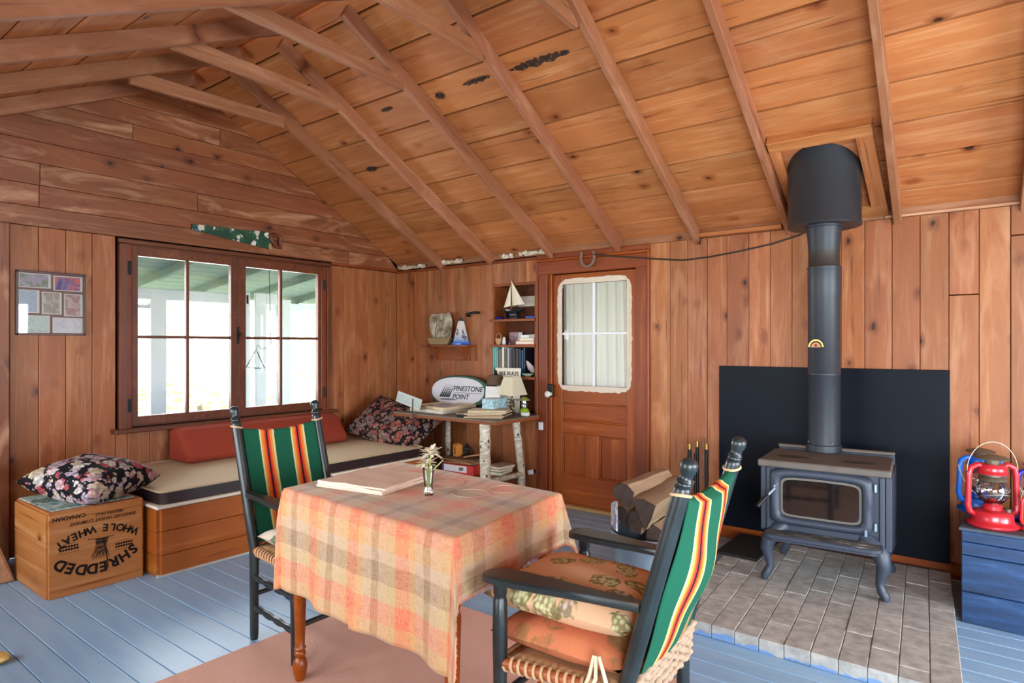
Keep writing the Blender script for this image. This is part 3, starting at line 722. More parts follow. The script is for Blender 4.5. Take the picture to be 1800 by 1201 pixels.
MB().box(0, 1.10, -hw-.03, hw+.01, .402, .420).build('lid', CREAMW, be, bevel=.004)
ma = thing('mattress', 'thin beige topped mattress with dark brown sides on bench', 'mattress', (.02, -1.735, .42))
def roundrect(x0, x1, y0, y1, rad, n=4):
    p = []
    for cx_, cy_, a0 in ((x1-rad, y1-rad, 0), (x0+rad, y1-rad, 90), (x0+rad, y0+rad, 180), (x1-rad, y0+rad, 270)):
        for i in range(n+1):
            a = R(a0+90*i/n); p.append((cx_+rad*math.cos(a), cy_+rad*math.sin(a)))
    return p
MB().prism(roundrect(.01, 1.07, -hw, hw-.01, .05), .072, z0=.001).build('side_band', plain('dark_brown_vinyl', (44, 30, 32), .35, 0, .5, .15, 9), ma, smooth=30)
MB().grid(lambda u, v: (.008+1.066*u, -hw+(L-.012)*v, .0735+.006*(1-abs(2*u-1)**8)*(1-abs(2*v-1)**10)+.0035*wob(u*4, v*5)), 20, 30).build('top_cover', plain('beige_ticking', (196, 178, 146), .85, 0, .2, .08, 14), ma, smooth=60)
MB().sweep([(x_, y_, .074) for x_, y_ in roundrect(.01, 1.072, -hw, hw-.01, .05)], .005, 6, closed=True).build('piping', plain('beige_piping', (184, 164, 130), .8), ma, smooth=60)

# red foam bolster
bo = MB()
p2 = [(.035, .0), (.34, 0), (.36, .05), (.20, .235), (.05, .25)]
n_ = len(p2); vs = []
for k, (yy, sx) in enumerate(((0, .9), (.03, 1), (1.40, 1), (1.43, .92))):
    vs += [(.02+(x_-.035)*sx+.01, yy+.10*(z_/.25)*(-1 if k < 0 else 0), z_*sx+.001) for x_, z_ in p2]
fs = [tuple(range(n_))]+[(k*n_+i, k*n_+(i+1) % n_, (k+1)*n_+(i+1) % n_, (k+1)*n_+i) for k in range(3) for i in range(n_)]+[tuple(range(4*n_-1, 3*n_-1, -1))]
bo.add(vs, fs)
tag(bo.build('bolster', plain('rust_red_foam', (146, 60, 42), .85, 0, .2, .08, 60), None, (0, -2.31, .503), smooth=30, bevel=.012), 'rust red wedge bolster leaning under the window on the mattress', 'bolster')

def cushion(w_, d_, h_, n=18, pinch=.08, e=.5, seed=0, lump=.0):
    b_ = MB()
    for sg in (1, -1):
        def fn(u, v):
            a, c = 2*u-1, 2*v-1
            t = (max(0, (1-abs(a)**2.6))*max(0, (1-abs(c)**2.6)))**e
            x_ = a*w_/2*(1-pinch*(1-c*c)); y_ = c*d_/2*(1-pinch*(1-a*a))
            return (x_, y_, sg*h_/2*t+lump*wob(a*2.2+seed, c*2.4, sg)*t)
        b_.grid(fn, n, n)
    return b_

# wooden cereal crate
cr = thing('wooden_crate', 'wooden crate with upside down black stencil lettering under floral pillow', 'crate', (.715, -3.115, 0), 0)
cw, cdp, chh = .272, .234, .455      # half x, half y, height
board(cr, 2*cdp, chh-.075, .016, W_CRATE, frame((cw-.016, 0, .04+(chh-.075)/2), (0, 1, 0), (0, 0, 1), (1, 0, 0)), 'end_panel')
board(cr, 2*cdp, .04, .022, W_CRATE, frame((cw-.016, 0, .02), (0, 1, 0), (0, 0, 1), (1, 0, 0)), 'end_batten'); board(cr, 2*cdp, .033, .016, W_CRATE, frame((cw-.016, 0, chh-.0175), (0, 1, 0), (0, 0, 1), (1, 0, 0)), 'end_batten')
board(cr, 2*cdp, chh, .016, W_CRATE, frame((-cw+.016, 0, chh/2), (0, -1, 0), (0, 0, 1), (-1, 0, 0)), 'end_panel')
zc = [0, .16, .30, chh]
for a, b_ in zip(zc[:-1], zc[1:]):
    board(cr, 2*cw-.02, b_-a-.002, .012, W_CRATE, frame((-.006, -cdp, (a+b_)/2), (1, 0, 0), (0, 0, 1), (0, -1, 0)), 'slat')
    board(cr, 2*cw-.02, b_-a-.002, .012, W_CRATE, frame((-.006, cdp, (a+b_)/2), (-1, 0, 0), (0, 0, 1), (0, 1, 0)), 'slat')
board(cr, 2*cw, 2*cdp, .012, W_CRATE, T(0, 0, chh-.002), 'lid_board')
# face frame for lettering, rotated 180 degrees: text x -> -y, text y -> -z
fx = cw+.0006
def face(y_, z_, rot=0): return frame((fx, y_, z_), (0, -1, 0), (0, 0, -1), (1, 0, 0)) @ RZ(rot)
lt = MB()
def arc(s, rad, cz, span, size, up, bold):
    n_ = len(s)
    for i, ch in enumerate(s):
        if ch == ' ': continue
        a = (-.5+i/(n_-1))*span          # along text x
        tx = rad*math.sin(a); ty = (rad*math.cos(a)-rad)*(1 if up else -1)
        lt.text(ch, size, face(-tx, cz-ty, -a if up else a), bold)
arc('SHREDDED', .30, .115, R(74), .078, True, .003)
arc('WHOLE WHEAT', .36, .335, R(62), .056, False, .0018)
lt.text('CANADIAN', .030, face(-.14, .425), .0004); lt.text('SHREDDED WHEAT COMPANY', .024, face(.03, .385), .0003); lt.text('NIAGARA FALLS', .02, face(.06, .412), .0003)
for yc, zc_ in ((.135, .19), (-.14, .235)):
    for k in range(4):
        b0 = .055-.008*k
        lt.box(fx-.0005, fx+.0006, yc-b0, yc+b0, zc_+.016*k-.002, zc_+.016*k+(.003 if k % 3 else -.0005))
        if k in (1, 2):
            for j in range(7): lt.box(fx-.0005, fx+.0006, yc-.045+.0135*j, yc-.038+.0135*j, zc_+.016*k-.006, zc_+.016*k+.006)
# engraving of a wheat sheaf
for j in range(26):
    a = R(-24+48*j/25); rr_ = random.Random(j); y0_, z0_ = .005*math.sin(j), .25
    pts = [(fx, .02+.03*(j-12)/12, .275), (fx, .012+.022*(j-12)/12+.006*math.sin(j*2.1), .225), (fx, .01+.045*(j-12)/12, .175+.012*math.sin(j*1.7))]
    lt.sweep(pts, .0011, 4)
lt.sweep([(fx, .028, .27), (fx, .045, .17), (fx, .05, .10)], [.003, .003, .0035], 5); lt.sweep([(fx, -.05, .283), (fx, .02, .275), (fx, .08, .277)], .002, 4)
lt.build('lettering', INK, cr)['kind'] = 'stuff'
# papers on the crate, pillow
pp = MB().box(-.25, .25, -.22, .2, 0, .006)
tag(pp.build('magazine', floral('printed_cover', 9, (150, 176, 170), [(70, 60, 56), (196, 206, 190), (60, 90, 84), (210, 210, 200)]), None, (.70, -3.115, .466), (0, 0, R(2))), 'printed magazine lying on the crate under the floral pillow', 'magazine')
pl_ = cushion(.50, .52, .24, 20, .10, .42, 1, .008)
tag(pl_.build('floral_pillow', FLORAL_L, None, (.74, -3.06, .575), (R(3), R(9), R(28)), smooth=60), 'black floral pillow with pink blossoms lying on the wooden crate', 'pillow')
pl_ = cushion(.86, .52, .22, 20, .08, .42, 4, .006)
tag(pl_.build('floral_pillow', FLORAL_D, None, (.585, -.56, .64), (R(38), R(12), R(4)), smooth=60), 'dark floral pillow propped in the corner at the bench end', 'pillow')
# pale block of wood, far left
b_ = MB(); b_.add([(-.18, -.14, 0), (.14, -.14, 0), (.14, .14, 0), (-.18, .14, 0), (-.16, -.12, .36), (.09, -.13, .37), (.06, .06, .375), (-.16, .12, .36), (.13, .02, .355)],
    [(3, 2, 1, 0), (4, 5, 8, 6, 7), (0, 1, 5, 4), (1, 2, 8, 5), (2, 3, 7, 6, 8), (3, 0, 4, 7)])
tag(b_.build('chopping_block', W_BLOCK, None, (.36, -3.51, 0), (0, 0, 0), bevel=.01), 'pale faceted block of wood standing beside the crate', 'block')
b_ = MB(); b_.lathe([(0, .0), (.03, .004), (.045, .02), (.042, .035), (.02, .045), (0, .047)], 16, sx=1.5)
tag(b_.build('wooden_oval', plain('yellow_wood', (206, 164, 84), .4, 0, .4, .15, 30), None, (1.60, -3.73, 0), (0, 0, R(40)), smooth=50), 'small yellow wooden oval lying on the blue floor', 'knob')

# ------------------------------------------------------------------ wall things on the gable
pf = thing('photo_collage', 'dark framed collage of seven photos on the wall', 'picture', (.0, -3.05, 1.645), rot=(R(0), 0, 0))
FRM = plain('dark_brown_frame', (74, 46, 42), .4)
b_ = MB(); W2, H2 = .195, .21
for q in ((-W2, W2, H2-.013, H2), (-W2, W2, -H2, -H2+.013), (-W2, -W2+.013, -H2, H2), (W2-.013, W2, -H2, H2)): b_.box(.0, .022, q[0], q[1], q[2], q[3])
b_.build('frame', FRM, pf, bevel=.002); MB().box(.0, .009, -W2+.01, W2-.01, -H2+.01, H2-.01).build('mat_board', plain('grey_brown_mat', (132, 108, 102), .6), pf)
def photo_mat(i, cols, sc):
    n = NT('photo_print_%d' % i); f = n.noise(n.vadd(n.co(), (i*3.1, i*1.7, i)), sc, 3, .6, .8)
    n.set('Base Color', n.ramp(f, [(.25+.5*k/(len(cols)-1), c) for k, c in enumerate(cols)])).set('Roughness', .3); return n.m
rows = [(-.183, -.005, .10, .195, [(56, 92, 70), (176, 160, 186), (90, 130, 90), (204, 92, 88)]), (.010, .180, .09, .19, [(34, 54, 120), (52, 86, 160), (224, 100, 88), (40, 60, 110)]),
        (-.183, -.068, -.065, .085, [(120, 140, 170), (170, 190, 210), (150, 160, 170)]), (-.055, .057, -.07, .078, [(196, 186, 170), (150, 140, 130), (214, 206, 190)]), (.070, .180, -.08, .072, [(226, 220, 218), (170, 120, 120), (230, 226, 222)]),
        (-.183, -.01, -.195, -.08, [(150, 190, 170), (196, 214, 206), (110, 150, 130)]), (.005, .180, -.195, -.09, [(210, 212, 222), (228, 226, 230), (190, 190, 206)])]
for i, (a, c, d, e_, cols) in enumerate(rows):
    o = MB().box(.009, .0105, a, c, d, e_).build('photo_border', plain('photo_white', (222, 218, 210), .35), pf)
    MB().box(.0105, .0112, a+.008, c-.014, d+.006, e_-.006).build('photo', photo_mat(i, cols, 16), o)
MB().box(.013, .0145, -W2+.012, W2-.012, -H2+.012, H2-.012).build('glass', PANE, pf)

sw = thing('hand_saw', 'hand saw with painted green blade hung above the window', 'saw', (.034, -1.75, 2.29), rot=(R(-2), 0, 0))
def saw_mat():
    n = NT('painted_saw_blade'); co = n.co(); v = n.voro(n.map(co, (1, 15, 13)), 1); d = v.outputs['Distance']; nz = n.noise(co, 34, 3, .6)
    c = n.mix(n.ramp(n.noise(co, 12, 3), [(.4, 0.), (.6, 1.)]), lin((20, 62, 48)), lin((34, 84, 60)))
    sel = n.n('ShaderNodeSeparateColor', {0: v.outputs['Color']})
    bird = n.ramp(sel.outputs[1], [(0, (210, 200, 190)), (.35, (180, 140, 90)), (.55, (70, 96, 150)), (.75, (224, 220, 210))], 'CONSTANT')
    mk = n.ramp(n.math('ADD', d, n.math('MULTIPLY', n.math('SUBTRACT', nz, .5), .9)), [(.34, 1.), (.40, 0.)]); c = n.mix(mk, c, bird)
    n.set('Base Color', c).set('Roughness', .4); return n.m
m_g = frame((0, 0, 0), (0, 1, 0), (0, 0, 1), (1, 0, 0))
MB().prism([(-.385, .012), (-.385, -.035), (.26, -.085), (.30, -.085), (.27, .05), (.22, .058), (.0, .034)], .004, m_g).build('blade', saw_mat(), sw)
hd = MB(); outer = [(.22, .06), (.30, .062), (.40, .04), (.385, -.02), (.40, -.075), (.33, -.07), (.285, -.03), (.24, .0)]
inn = [(.305, .032), (.35, .026), (.352, -.02), (.358, -.052), (.33, -.048), (.318, -.01)]
hd.sweep([(0, y_, z_) for y_, z_ in [(.27, .03), (.31, .045), (.37, .035), (.365, -.02), (.375, -.06), (.335, -.055), (.30, -.02)]], [.02, .017, .014, .013, .015, .015, .017], 8, closed=True)
hd.build('handle', plain('saw_handle_wood', (104, 58, 38), .45, 0, .4, .2, 20), sw, (.014, 0, 0), smooth=50)

# ------------------------------------------------------------------ recessed bookcase
bk = thing('bookcase', 'narrow recessed wooden bookcase beside the door', 'bookcase', (1.55, .1, .77))
def bkb(nm, x0, x1, y0, y1, z0, z1, mat=W_SHELF, bev=.003): return MB().box(x0-1.55, x1-1.55, y0-.1, y1-.1, z0-.77, z1-.77).build(nm, mat, bk, bevel=bev)
bkb('side_panel', 1.30, 1.318, -.005, .205, .77, 1.925); bkb('side_panel', 1.782, 1.80, -.005, .205, .77, 1.925)
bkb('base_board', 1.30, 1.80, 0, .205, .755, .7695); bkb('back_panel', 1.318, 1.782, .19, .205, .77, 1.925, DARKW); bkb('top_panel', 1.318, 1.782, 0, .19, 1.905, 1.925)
for z in (1.605, 1.375, 1.09): bkb('shelf', 1.318, 1.782, 0, .19, z-.02, z); bkb('shelf_lip', 1.285, 1.80, -.028, -.002, z-.024, z)
def book(nm, x0, x1, y0, y1, z0, z1, c, label, cat='book', group=None, rot=None, pages=True):
    cx_, cy_ = (x0+x1)/2, (y0+y1)/2; lx, ly, h = x1-x0, y1-y0, z1-z0
    t = thing(nm, label, cat, (cx_, cy_, z0), 0, group, rot)
    t_ = min(.003, lx*.2)
    m = plain(nm+'_cover', c, .45, 0, .4, .1, 20)
    if h > lx:   # upright, spine to the front
        b_ = MB().box(-lx/2, lx/2, -ly/2, -ly/2+t_, 0, h).box(-lx/2, -lx/2+t_, -ly/2, ly/2, 0, h).box(lx/2-t_, lx/2, -ly/2, ly/2, 0, h)
        b_.build('cover', m, t); MB().box(-lx/2+t_, lx/2-t_, -ly/2+t_, ly/2-.004, .004, h-.004).build('pages', CREAMW, t)
    else:
        t_ = min(.003, h*.2)
        MB().box(-lx/2, lx/2, -ly/2, ly/2, 0, t_).box(-lx/2, lx/2, -ly/2, ly/2, h-t_, h).box(-lx/2, -lx/2+t_, -ly/2, ly/2, t_, h-t_).build('cover', m, t)
        MB().box(-lx/2+t_, lx/2-.004, -ly/2+.004, ly/2-.004, t_, h-t_).build('pages', CREAMW, t)
    return t
bs = [(.016, .262, (120, 196, 190), 'teal', -.04), (.016, .235, (206, 198, 186), 'white slim', 0), (.042, .245, (120, 112, 106), 'broad grey', 0), (.032, .27, (224, 216, 196), 'tall cream', 0), (.03, .245, (96, 84, 70), 'olive brown', 0), (.030, .25, (150, 166, 176), 'light blue', 0),
      (.026, .235, (90, 70, 64), 'thin brown', 0), (.04, .24, (36, 28, 30), 'black speckled', 0), (.035, .25, (44, 36, 44), 'dark plum', 0), (.032, .245, (28, 30, 40), 'near black', 0), (.018, .235, (30, 110, 160), 'bright blue', 0), (.028, .255, (24, 28, 46), 'navy black', 0)]
x_ = 1.322
for tw, h, c, nm, dy in bs:
    book('book', x_, x_+tw-.001, .02+dy, .17+dy, 1.0905, 1.0905+h, c, nm+' book standing on the lowest bookcase shelf', group='books on the lowest shelf'); x_ += tw
book('book', 1.57, 1.775, .0, .14, 1.3755, 1.405, (228, 118, 78), 'orange book lying at the bottom of the small shelf pile', group='pile of books on the middle shelf')
book('book', 1.605, 1.765, .01, .14, 1.406, 1.434, (196, 178, 136), 'tan book lying on the orange book', group='pile of books on the middle shelf')
tag(MB().box(-.045, .045, -.04, .04, 0, .026).build('card_box', WHITEP, None, (1.655, .06, 1.435), (0, 0, R(10)), bevel=.002), 'white card box on the pile of books', 'box')
tag(MB().box(-.035, .035, -.04, .04, 0, .03).build('card_box', plain('grey_card', (176, 172, 160), .6), None, (1.74, .06, 1.435), bevel=.002), 'grey card box at the right of the book pile', 'box')
# sailboat
sb = thing('model_sailboat', 'model sailboat with cream sails and black hull on top shelf', 'model boat', (1.555, -.012, 1.6055))
hu = MB()
def hull(u, v):
    x_ = (u-.5)*.29; w2 = .032*math.sin(PI*min(1, max(0, u*.94+.04)))**.7; a = PI*v
    d = .042*math.sin(PI*min(1, max(0, .1+.84*u)))**.8
    return (x_*(1-.16*math.sin(a)), w2*math.cos(a), .085+.006*(2*u-1)**2-d*math.sin(a))
hu.grid(hull, 20, 10); hu.build('hull', plain('black_gloss_hull', (24, 26, 32), .2), sb, smooth=60)
dk = MB(); dk.grid(lambda u, v: ((u-.5)*.288, .031*math.sin(PI*min(1, max(0, u*.94+.04)))**.7*(2*v-1), .086+.006*(2*u-1)**2), 20, 4); dk.build('deck', plain('pale_deck', (190, 196, 190), .4), sb)
MB().box(-.05, .03, -.004, .004, .028, .05).build('keel', plain('navy_keel', (30, 34, 74), .3), sb)
MB().box(-.075, -.065, -.03, .03, 0, .05).box(.05, .06, -.03, .03, 0, .05).box(-.075, .06, -.005, .005, .005, .012).build('stand', BLACKI, sb)
MB().cyl((-.02, 0, .08), (-.028, 0, .37), .003, .0015, 6).build('mast', TRUNK, sb)
SAIL = plain('cream_sailcloth', (222, 212, 190), .8, 0, .2, .06, 30)
def sail(nm, A, B, C, bow):
    b_ = MB(); A, B, C = V(A), V(B), V(C)
    def fn(u, v):
        p = A+(B-A)*v+(C-B)*u*v; p.y += bow*math.sin(PI*u)*v*(1.2-v*.5); return p
    b_.grid(fn, 8, 10); o = b_.build(nm, SAIL, sb, smooth=60); s_ = o.modifiers.new('s', 'SOLIDIFY'); s_.thickness = .0015
sail('main_sail', (-.024, 0, .345), (-.012, 0, .115), (.125, 0, .125), -.02); sail('jib_sail', (-.03, -.002, .30), (-.028, -.002, .115), (-.11, -.002, .10), -.016)
MB().cyl((-.02, 0, .108), (.13, 0, .117), .0025, None, 6).build('boom', TRUNK, sb)
# sign behind
sg = thing('letter_board', 'cream board with orange letters standing behind the model sailboat', 'sign', (1.62, .183, 1.6055), rot=(R(-4), 0, 0))
MB().box(-.155, .15, -.008, 0, .12, .245).build('board', CREAMW, sg); MB().box(-.155, .15, -.006, 0, .0, .12).build('backing', DARKW, sg)
FOR_ = plain('faded_orange', (214, 118, 62), .7)
for q, ch in ((.077, 'E'), (.125, 'L')): MB().text(ch, .075, frame((q, -.0085, .175), (1, 0, 0), (0, 0, 1), (0, -1, 0)), .002).build('letter', FOR_, sg)
tag(MB().lathe([(0, 0), (.03, .004), (.038, .014), (.02, .024), (0, .026)], 14, sx=1.2).build('glass_float', enamel('cobalt', (40, 56, 180), .1), None, (1.36, .03, 1.6055), smooth=50), 'small cobalt blue glass at the left of the top shelf', 'glass')
tag(MB().box(-.05, .05, -.03, .03, 0, .022).build('blue_tin', enamel('blue_tin', (36, 60, 150), .3), None, (1.725, .03, 1.6055), bevel=.005), 'flat blue tin at the right of the top shelf', 'tin')
# middle shelf trinkets
bsk = thing('wicker_basket', 'tiny wicker basket on the middle bookcase shelf', 'basket', (1.352, .03, 1.3755))
MB().lathe([(.022, 0), (.03, .02), (.034, .055), (.031, .057), (.026, .02), (0, .006)], 16).build('body', RUSH, bsk, smooth=50); MB().sweep([(.031*math.cos(a), 0, .055+.05*math.sin(a)) for a in [PI*i/12 for i in range(13)]], .003, 6).build('handle', RUSH, bsk)
tag(MB().box(-.065, .065, -.004, .004, 0, .115).build('photo_card', photo_mat(9, [(90, 60, 66), (200, 176, 180), (150, 110, 116), (226, 216, 206)], 30), None, (1.44, .15, 1.3765), (R(-10), 0, 0)), 'pale photo card leaning at the back of the middle shelf', 'card')
tag(MB().box(-.022, .022, -.004, .004, 0, .11).build('photo_card', WHITEP, None, (1.515, .13, 1.3765), (R(-10), 0, 0)), 'narrow white card leaning beside the photo card', 'card')
tag(MB().lathe([(.016, 0), (.018, .03), (.012, .042), (.014, .056), (.008, .068), (0, .07)], 12).build('figurine', WHITEP, None, (1.415, .03, 1.3755), smooth=50), 'small white figurine beside the wicker basket', 'figurine')
tag(MB().lathe([(.012, 0), (.014, .035), (.006, .045), (.006, .06), (0, .061)], 12).build('tiny_bottle', enamel('plum', (90, 56, 66), .2), None, (1.475, .04, 1.3755), smooth=50), 'tiny plum bottle on the middle bookcase shelf', 'bottle')
tag(MB().lathe([(.02, 0), (.05, .02), (.055, .03), (.05, .028), (.0, .012)], 18).build('green_dish', enamel('celadon', (140, 160, 130), .3), None, (1.71, -.0, 1.0905), smooth=50), 'pale green dish at the right of the lowest shelf', 'dish')
sh_ = MB(); sh_.lathe([(0, 0), (.03, .02), (.04, .06), (.02, .11), (0, .13)], 12, sx=.8, sy=.4)
tag(sh_.build('sea_shell', plain('pinkish_shell', (176, 160, 160), .4, 0, .5, .25, 30), None, (1.752, .03, 1.1225), (R(20), R(-24), 0), smooth=50), 'greyish pink shell propped above the green dish', 'shell')

# ------------------------------------------------------------------ birch desk
ds = thing('birch_desk', 'rustic desk on white birch log legs in the corner', 'desk', (1.26, -.33, 0))
DTOP = plain('grey_desk_top', (112, 100, 84), .55, 0, .3, .25, 10)
board(ds, 1.20, .60, .012, DTOP, T(0, 0, .756), 'desk_top', .003)
for q in ((-.6, .6, -.3, -.282), (-.6, .6, .282, .3)): MB().box(q[0], q[1], q[2], q[3], .732, .757).build('edge_board', W_SHELF, ds, bevel=.003)
for q in ((-.6, -.582), (.582, .6)): MB().box(q[0], q[1], -.282, .282, .732, .757).build('edge_board', W_SHELF, ds, bevel=.003)
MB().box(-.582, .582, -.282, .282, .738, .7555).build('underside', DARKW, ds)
def bleg(pts, rad, nm='leg'):
    k = 14; P = []; Rr = []
    for i in range(k):
        t = i/(k-1)*(len(pts)-1); j = min(int(t), len(pts)-2); f = t-j
        P.append(V(pts[j]).lerp(V(pts[j+1]), f)); Rr.append(rad*(1+.06*math.sin(i*2.3+pts[0][0]*9)))
    MB().sweep(P, Rr, 12).build(nm, BIRCH, ds, smooth=60)
bleg([(-.48, -.20, 0), (-.47, -.20, .4), (-.475, -.19, .737)], .035); bleg([(-.40, .22, 0), (-.42, .22, .4), (-.42, .22, .737)], .028)
bleg([(.455, -.25, 0), (.45, -.255, .4), (.445, -.255, .737)], .044); bleg([(.475, .21, 0), (.46, .215, .3), (.40, .21, .737)], .034)
bleg([(.455, -.25, .255), (.47, .21, .255)], .022, 'rung'); bleg([(-.47, -.2, .235), (.45, -.255, .235)], .018, 'rung'); bleg([(-.41, .22, .235), (.465, .213, .235)], .018, 'rung')
board(ds, .86, .38, .014, W_SHELF, T(.02, 0, .258), 'lower_shelf');

# things on the desk
def frame_pic(nm, label, loc, rz, lx, ly, h, c, tilt=0):
    t = thing(nm, label, 'picture', loc, 0, None, (R(tilt), 0, R(rz)))
    m = plain(nm+'_wood', c, .5, 0, .3, .1, 20)
    b_ = MB()
    for q in ((-lx/2, lx/2, -ly/2, -ly/2+.025), (-lx/2, lx/2, ly/2-.025, ly/2), (-lx/2, -lx/2+.025, -ly/2+.025, ly/2-.025), (lx/2-.025, lx/2, -ly/2+.025, ly/2-.025)): b_.box(q[0], q[1], q[2], q[3], 0, h)
    b_.build('frame', m, t, bevel=.002); MB().box(-lx/2+.025, lx/2-.025, -ly/2+.025, ly/2-.025, .002, h-.008).build('print', photo_mat(20+len(label), [(120, 96, 76), (196, 182, 164), (150, 130, 106)], 8), t)
    return t
frame_pic('picture_frame', 'white edged picture frame lying flat at the bottom of pair', (.98, -.33, .7695), -6, .46, .38, .030, (208, 204, 188))
frame_pic('picture_frame', 'cream picture frame lying tilted on the flat frame', (1.0, -.30, .802), -12, .44, .36, .028, (214, 196, 160), 2)
ws = thing('hanging_sign', 'pale wooden sign with faint blue lettering tipped at desk end', 'sign', (.745, -.545, .775), rot=(R(-8), R(11.5), R(-2)))
MB().box(-.165, .165, -.012, .0, .045, .145).build('board', plain('pale_blue_board', (196, 204, 196), .7, 0, .2, .12, 16), ws, bevel=.003)
b_ = MB()
rq = random.Random(3)
for row, (z, n_) in enumerate(((.112, 15), (.076, 17))):
    for j in range(n_):
        xx = -.145+.29*j/(n_-1); 
        b_.box(xx-.006, xx-.003, -.0126, -.012, z-.012, z+.012); 
        if rq.random() < .7: b_.box(xx-.006, xx+.005, -.0126, -.012, z+.008, z+.011)
        if rq.random() < .6: b_.box(xx-.006, xx+.005, -.0126, -.012, z-.012, z-.009)
b_.build('worn_lettering', plain('faded_blue_ink', (124, 164, 176), .7), ws)['kind'] = 'stuff'
MB().sweep([(-.15, -.008, .05), (-.10, -.016, .0), (-.05, -.010, .02), (-.06, -.016, -.008), (.02, -.014, .045)], .003, 6).build('wire', BLACKI, ws)
tag(MB().sweep([(.93, -.645, .90), (.925, -.645, .80), (.93, -.645, .74), (.925, -.645, .6), (.90, -.62, .4), (.885, -.60, .2), (.90, -.6, .006)], .006, 6).build('desk_cable', CABLE, None, smooth=50), 'dark cord hanging down over the front edge of birch desk', 'cord')
mcol = [(188, 170, 140), (176, 148, 118), (196, 180, 150), (206, 190, 160), (214, 200, 166)]
for i, (c, dx, dy, rz) in enumerate(zip(mcol, (0, .02, -.03, .01, -.01), (0, .03, .02, .05, .06), (8, 2, 14, 5, 10))):
    tag(MB().box(-.16, .16, -.12, .12, 0, .011).build('magazine', plain('paper_%d' % i, c, .7, 0, .3, .18, 14), None, (1.60+dx, -.45+dy, .7695+.0115*i), (0, 0, R(rz+20)), bevel=.002),
        ['bottom grey magazine of the stack on the birch desk', 'second magazine from the bottom of the desk stack', 'middle tan magazine of the desk stack', 'second magazine from the top of the desk stack', 'top cream magazine under the tissue box'][i], 'magazine', 'magazines stacked on the desk')
tag(MB().box(-.10, .10, -.075, .075, 0, .012).build('magazine', plain('paper_9', (170, 150, 126), .7, 0, .3, .2, 14), None, (1.34, -.36, .7695), (0, 0, R(18)), bevel=.002), 'single thin booklet left of the magazine stack', 'booklet')
tag(MB().box(-.06, .06, -.022, .022, 0, .016).build('remote_case', BLACKI, None, (1.455, -.565, .7695), (0, 0, R(8)), bevel=.005), 'black case lying at the front desk edge', 'case')
tb = thing('tissue_box', 'patterned light blue tissue box on the magazine stack', 'box', (1.565, -.29, .829), R(8))
def tissue_mat():
    n = NT('tissue_pattern'); f = n.voro(n.co(), 40).outputs['Distance']; n.set('Base Color', n.ramp(f, [(.2, (122, 168, 182)), (.5, (158, 196, 202)), (.7, (196, 214, 220))])); return n.m
MB().box(-.055, .055, -.115, .115, 0, .085).build('carton', tissue_mat(), tb, bevel=.003); MB().lathe([(.025, .0), (.024, .001), (0, .0012)], 16, c=(0, 0, .085), sy=2.2).build('slot_film', WHITEP, tb)

ov = thing('oval_sign', 'green rimmed oval white PINESTONE POINT sign on the desk', 'sign', (.995, -.115, .775), rot=(R(-9), 0, R(3)))
def oval(a, c, n_=40, e_=2.35):
    return [(a*math.copysign(abs(math.cos(t))**(2/e_), math.cos(t)), c*math.copysign(abs(math.sin(t))**(2/e_), math.sin(t))) for t in [2*PI*i/n_ for i in range(n_)]]
mf = frame((0, 0, .155), (1, 0, 0), (0, 0, 1), (0, -1, 0))
MB().prism(oval(.345, .155), .03, mf).build('rim', plain('dark_green_rim', (18, 74, 54), .45), ov, bevel=.006)
MB().prism(oval(.315, .128), .002, mf @ T(-.02, .006, .0305)).build('face', plain('white_sign_face', (224, 226, 232), .45, 0, .4, .04, 6), ov)
SGI = plain('dark_green_ink', (26, 44, 44), .6); SGP = plain('navy_ink', (44, 44, 84), .6)
sx_ = MX.Identity(4); sx_[0][1] = .18
MB().text('PINESTONE', .066, mf @ T(.105, .028, .0328) @ sx_, .0012).build('lettering', SGI, ov)['kind'] = 'stuff'; MB().text('POINT', .066, mf @ T(.03, -.048, .0328) @ sx_, .0012).build('lettering', SGP, ov)['kind'] = 'stuff'
MB().box(-.06, .27, -.0025, .0015, 0, .0008, mf @ T(0, -.008, .0326)).build('underline', SGP, ov)
b_ = MB()
for rr_ in range(8):
    for c_ in range(5):
        s_ = .0035+.0011*rr_; xx = -.165+c_*.026-rr_*.008; yy = .062-rr_*.0155
        b_.add([(xx-s_*1.1, yy-s_*.8, 0), (xx+s_*1.1, yy-s_*.8, 0), (xx+s_*1.3, yy+s_*.8, 0), (xx-s_*.9, yy+s_*.8, 0)], [(0, 1, 2, 3)], mf @ T(0, 0, .0332))
b_.build('dot_emblem', SGI, ov)['kind'] = 'stuff'
MB().prism(oval(.105, .009, 20, 2), .0006, mf @ T(-.12, -.076, .0326)).build('emblem_shadow', plain('grey_violet_ink', (126, 126, 144), .6), ov)

lr = thing('rules_sign', 'cream sign reading LAKE RULES standing behind the lamps', 'sign', (1.515, -.045, .7695), rot=(R(-4), 0, R(2)))
MB().box(-.15, .13, -.012, 0, 0, .395).build('board', CREAMW, lr, bevel=.002)
b_ = MB(); mfl = frame((-.01, -.0125, 0), (1, 0, 0), (0, 0, 1), (0, -1, 0))
b_.text('LAKE RULES', .046, mfl @ T(0, .345, 0), .001)
b_.build('lettering', INK, lr)['kind'] = 'stuff'
b_ = MB()
for k in range(9):
    for j in range(9 - k % 3):
        if (j*7+k*3) % 5: b_.box(-.12+.027*j, -.10+.027*j, -.0131, -.0122, .29-.03*k, .302-.03*k)
b_.build('small_lettering', plain('faded_ink', (110, 104, 92), .8), lr)['kind'] = 'stuff'
l1 = thing('table_lamp', 'small lamp with brown fabric shade and dark finial', 'lamp', (1.462, -.15, .7695))
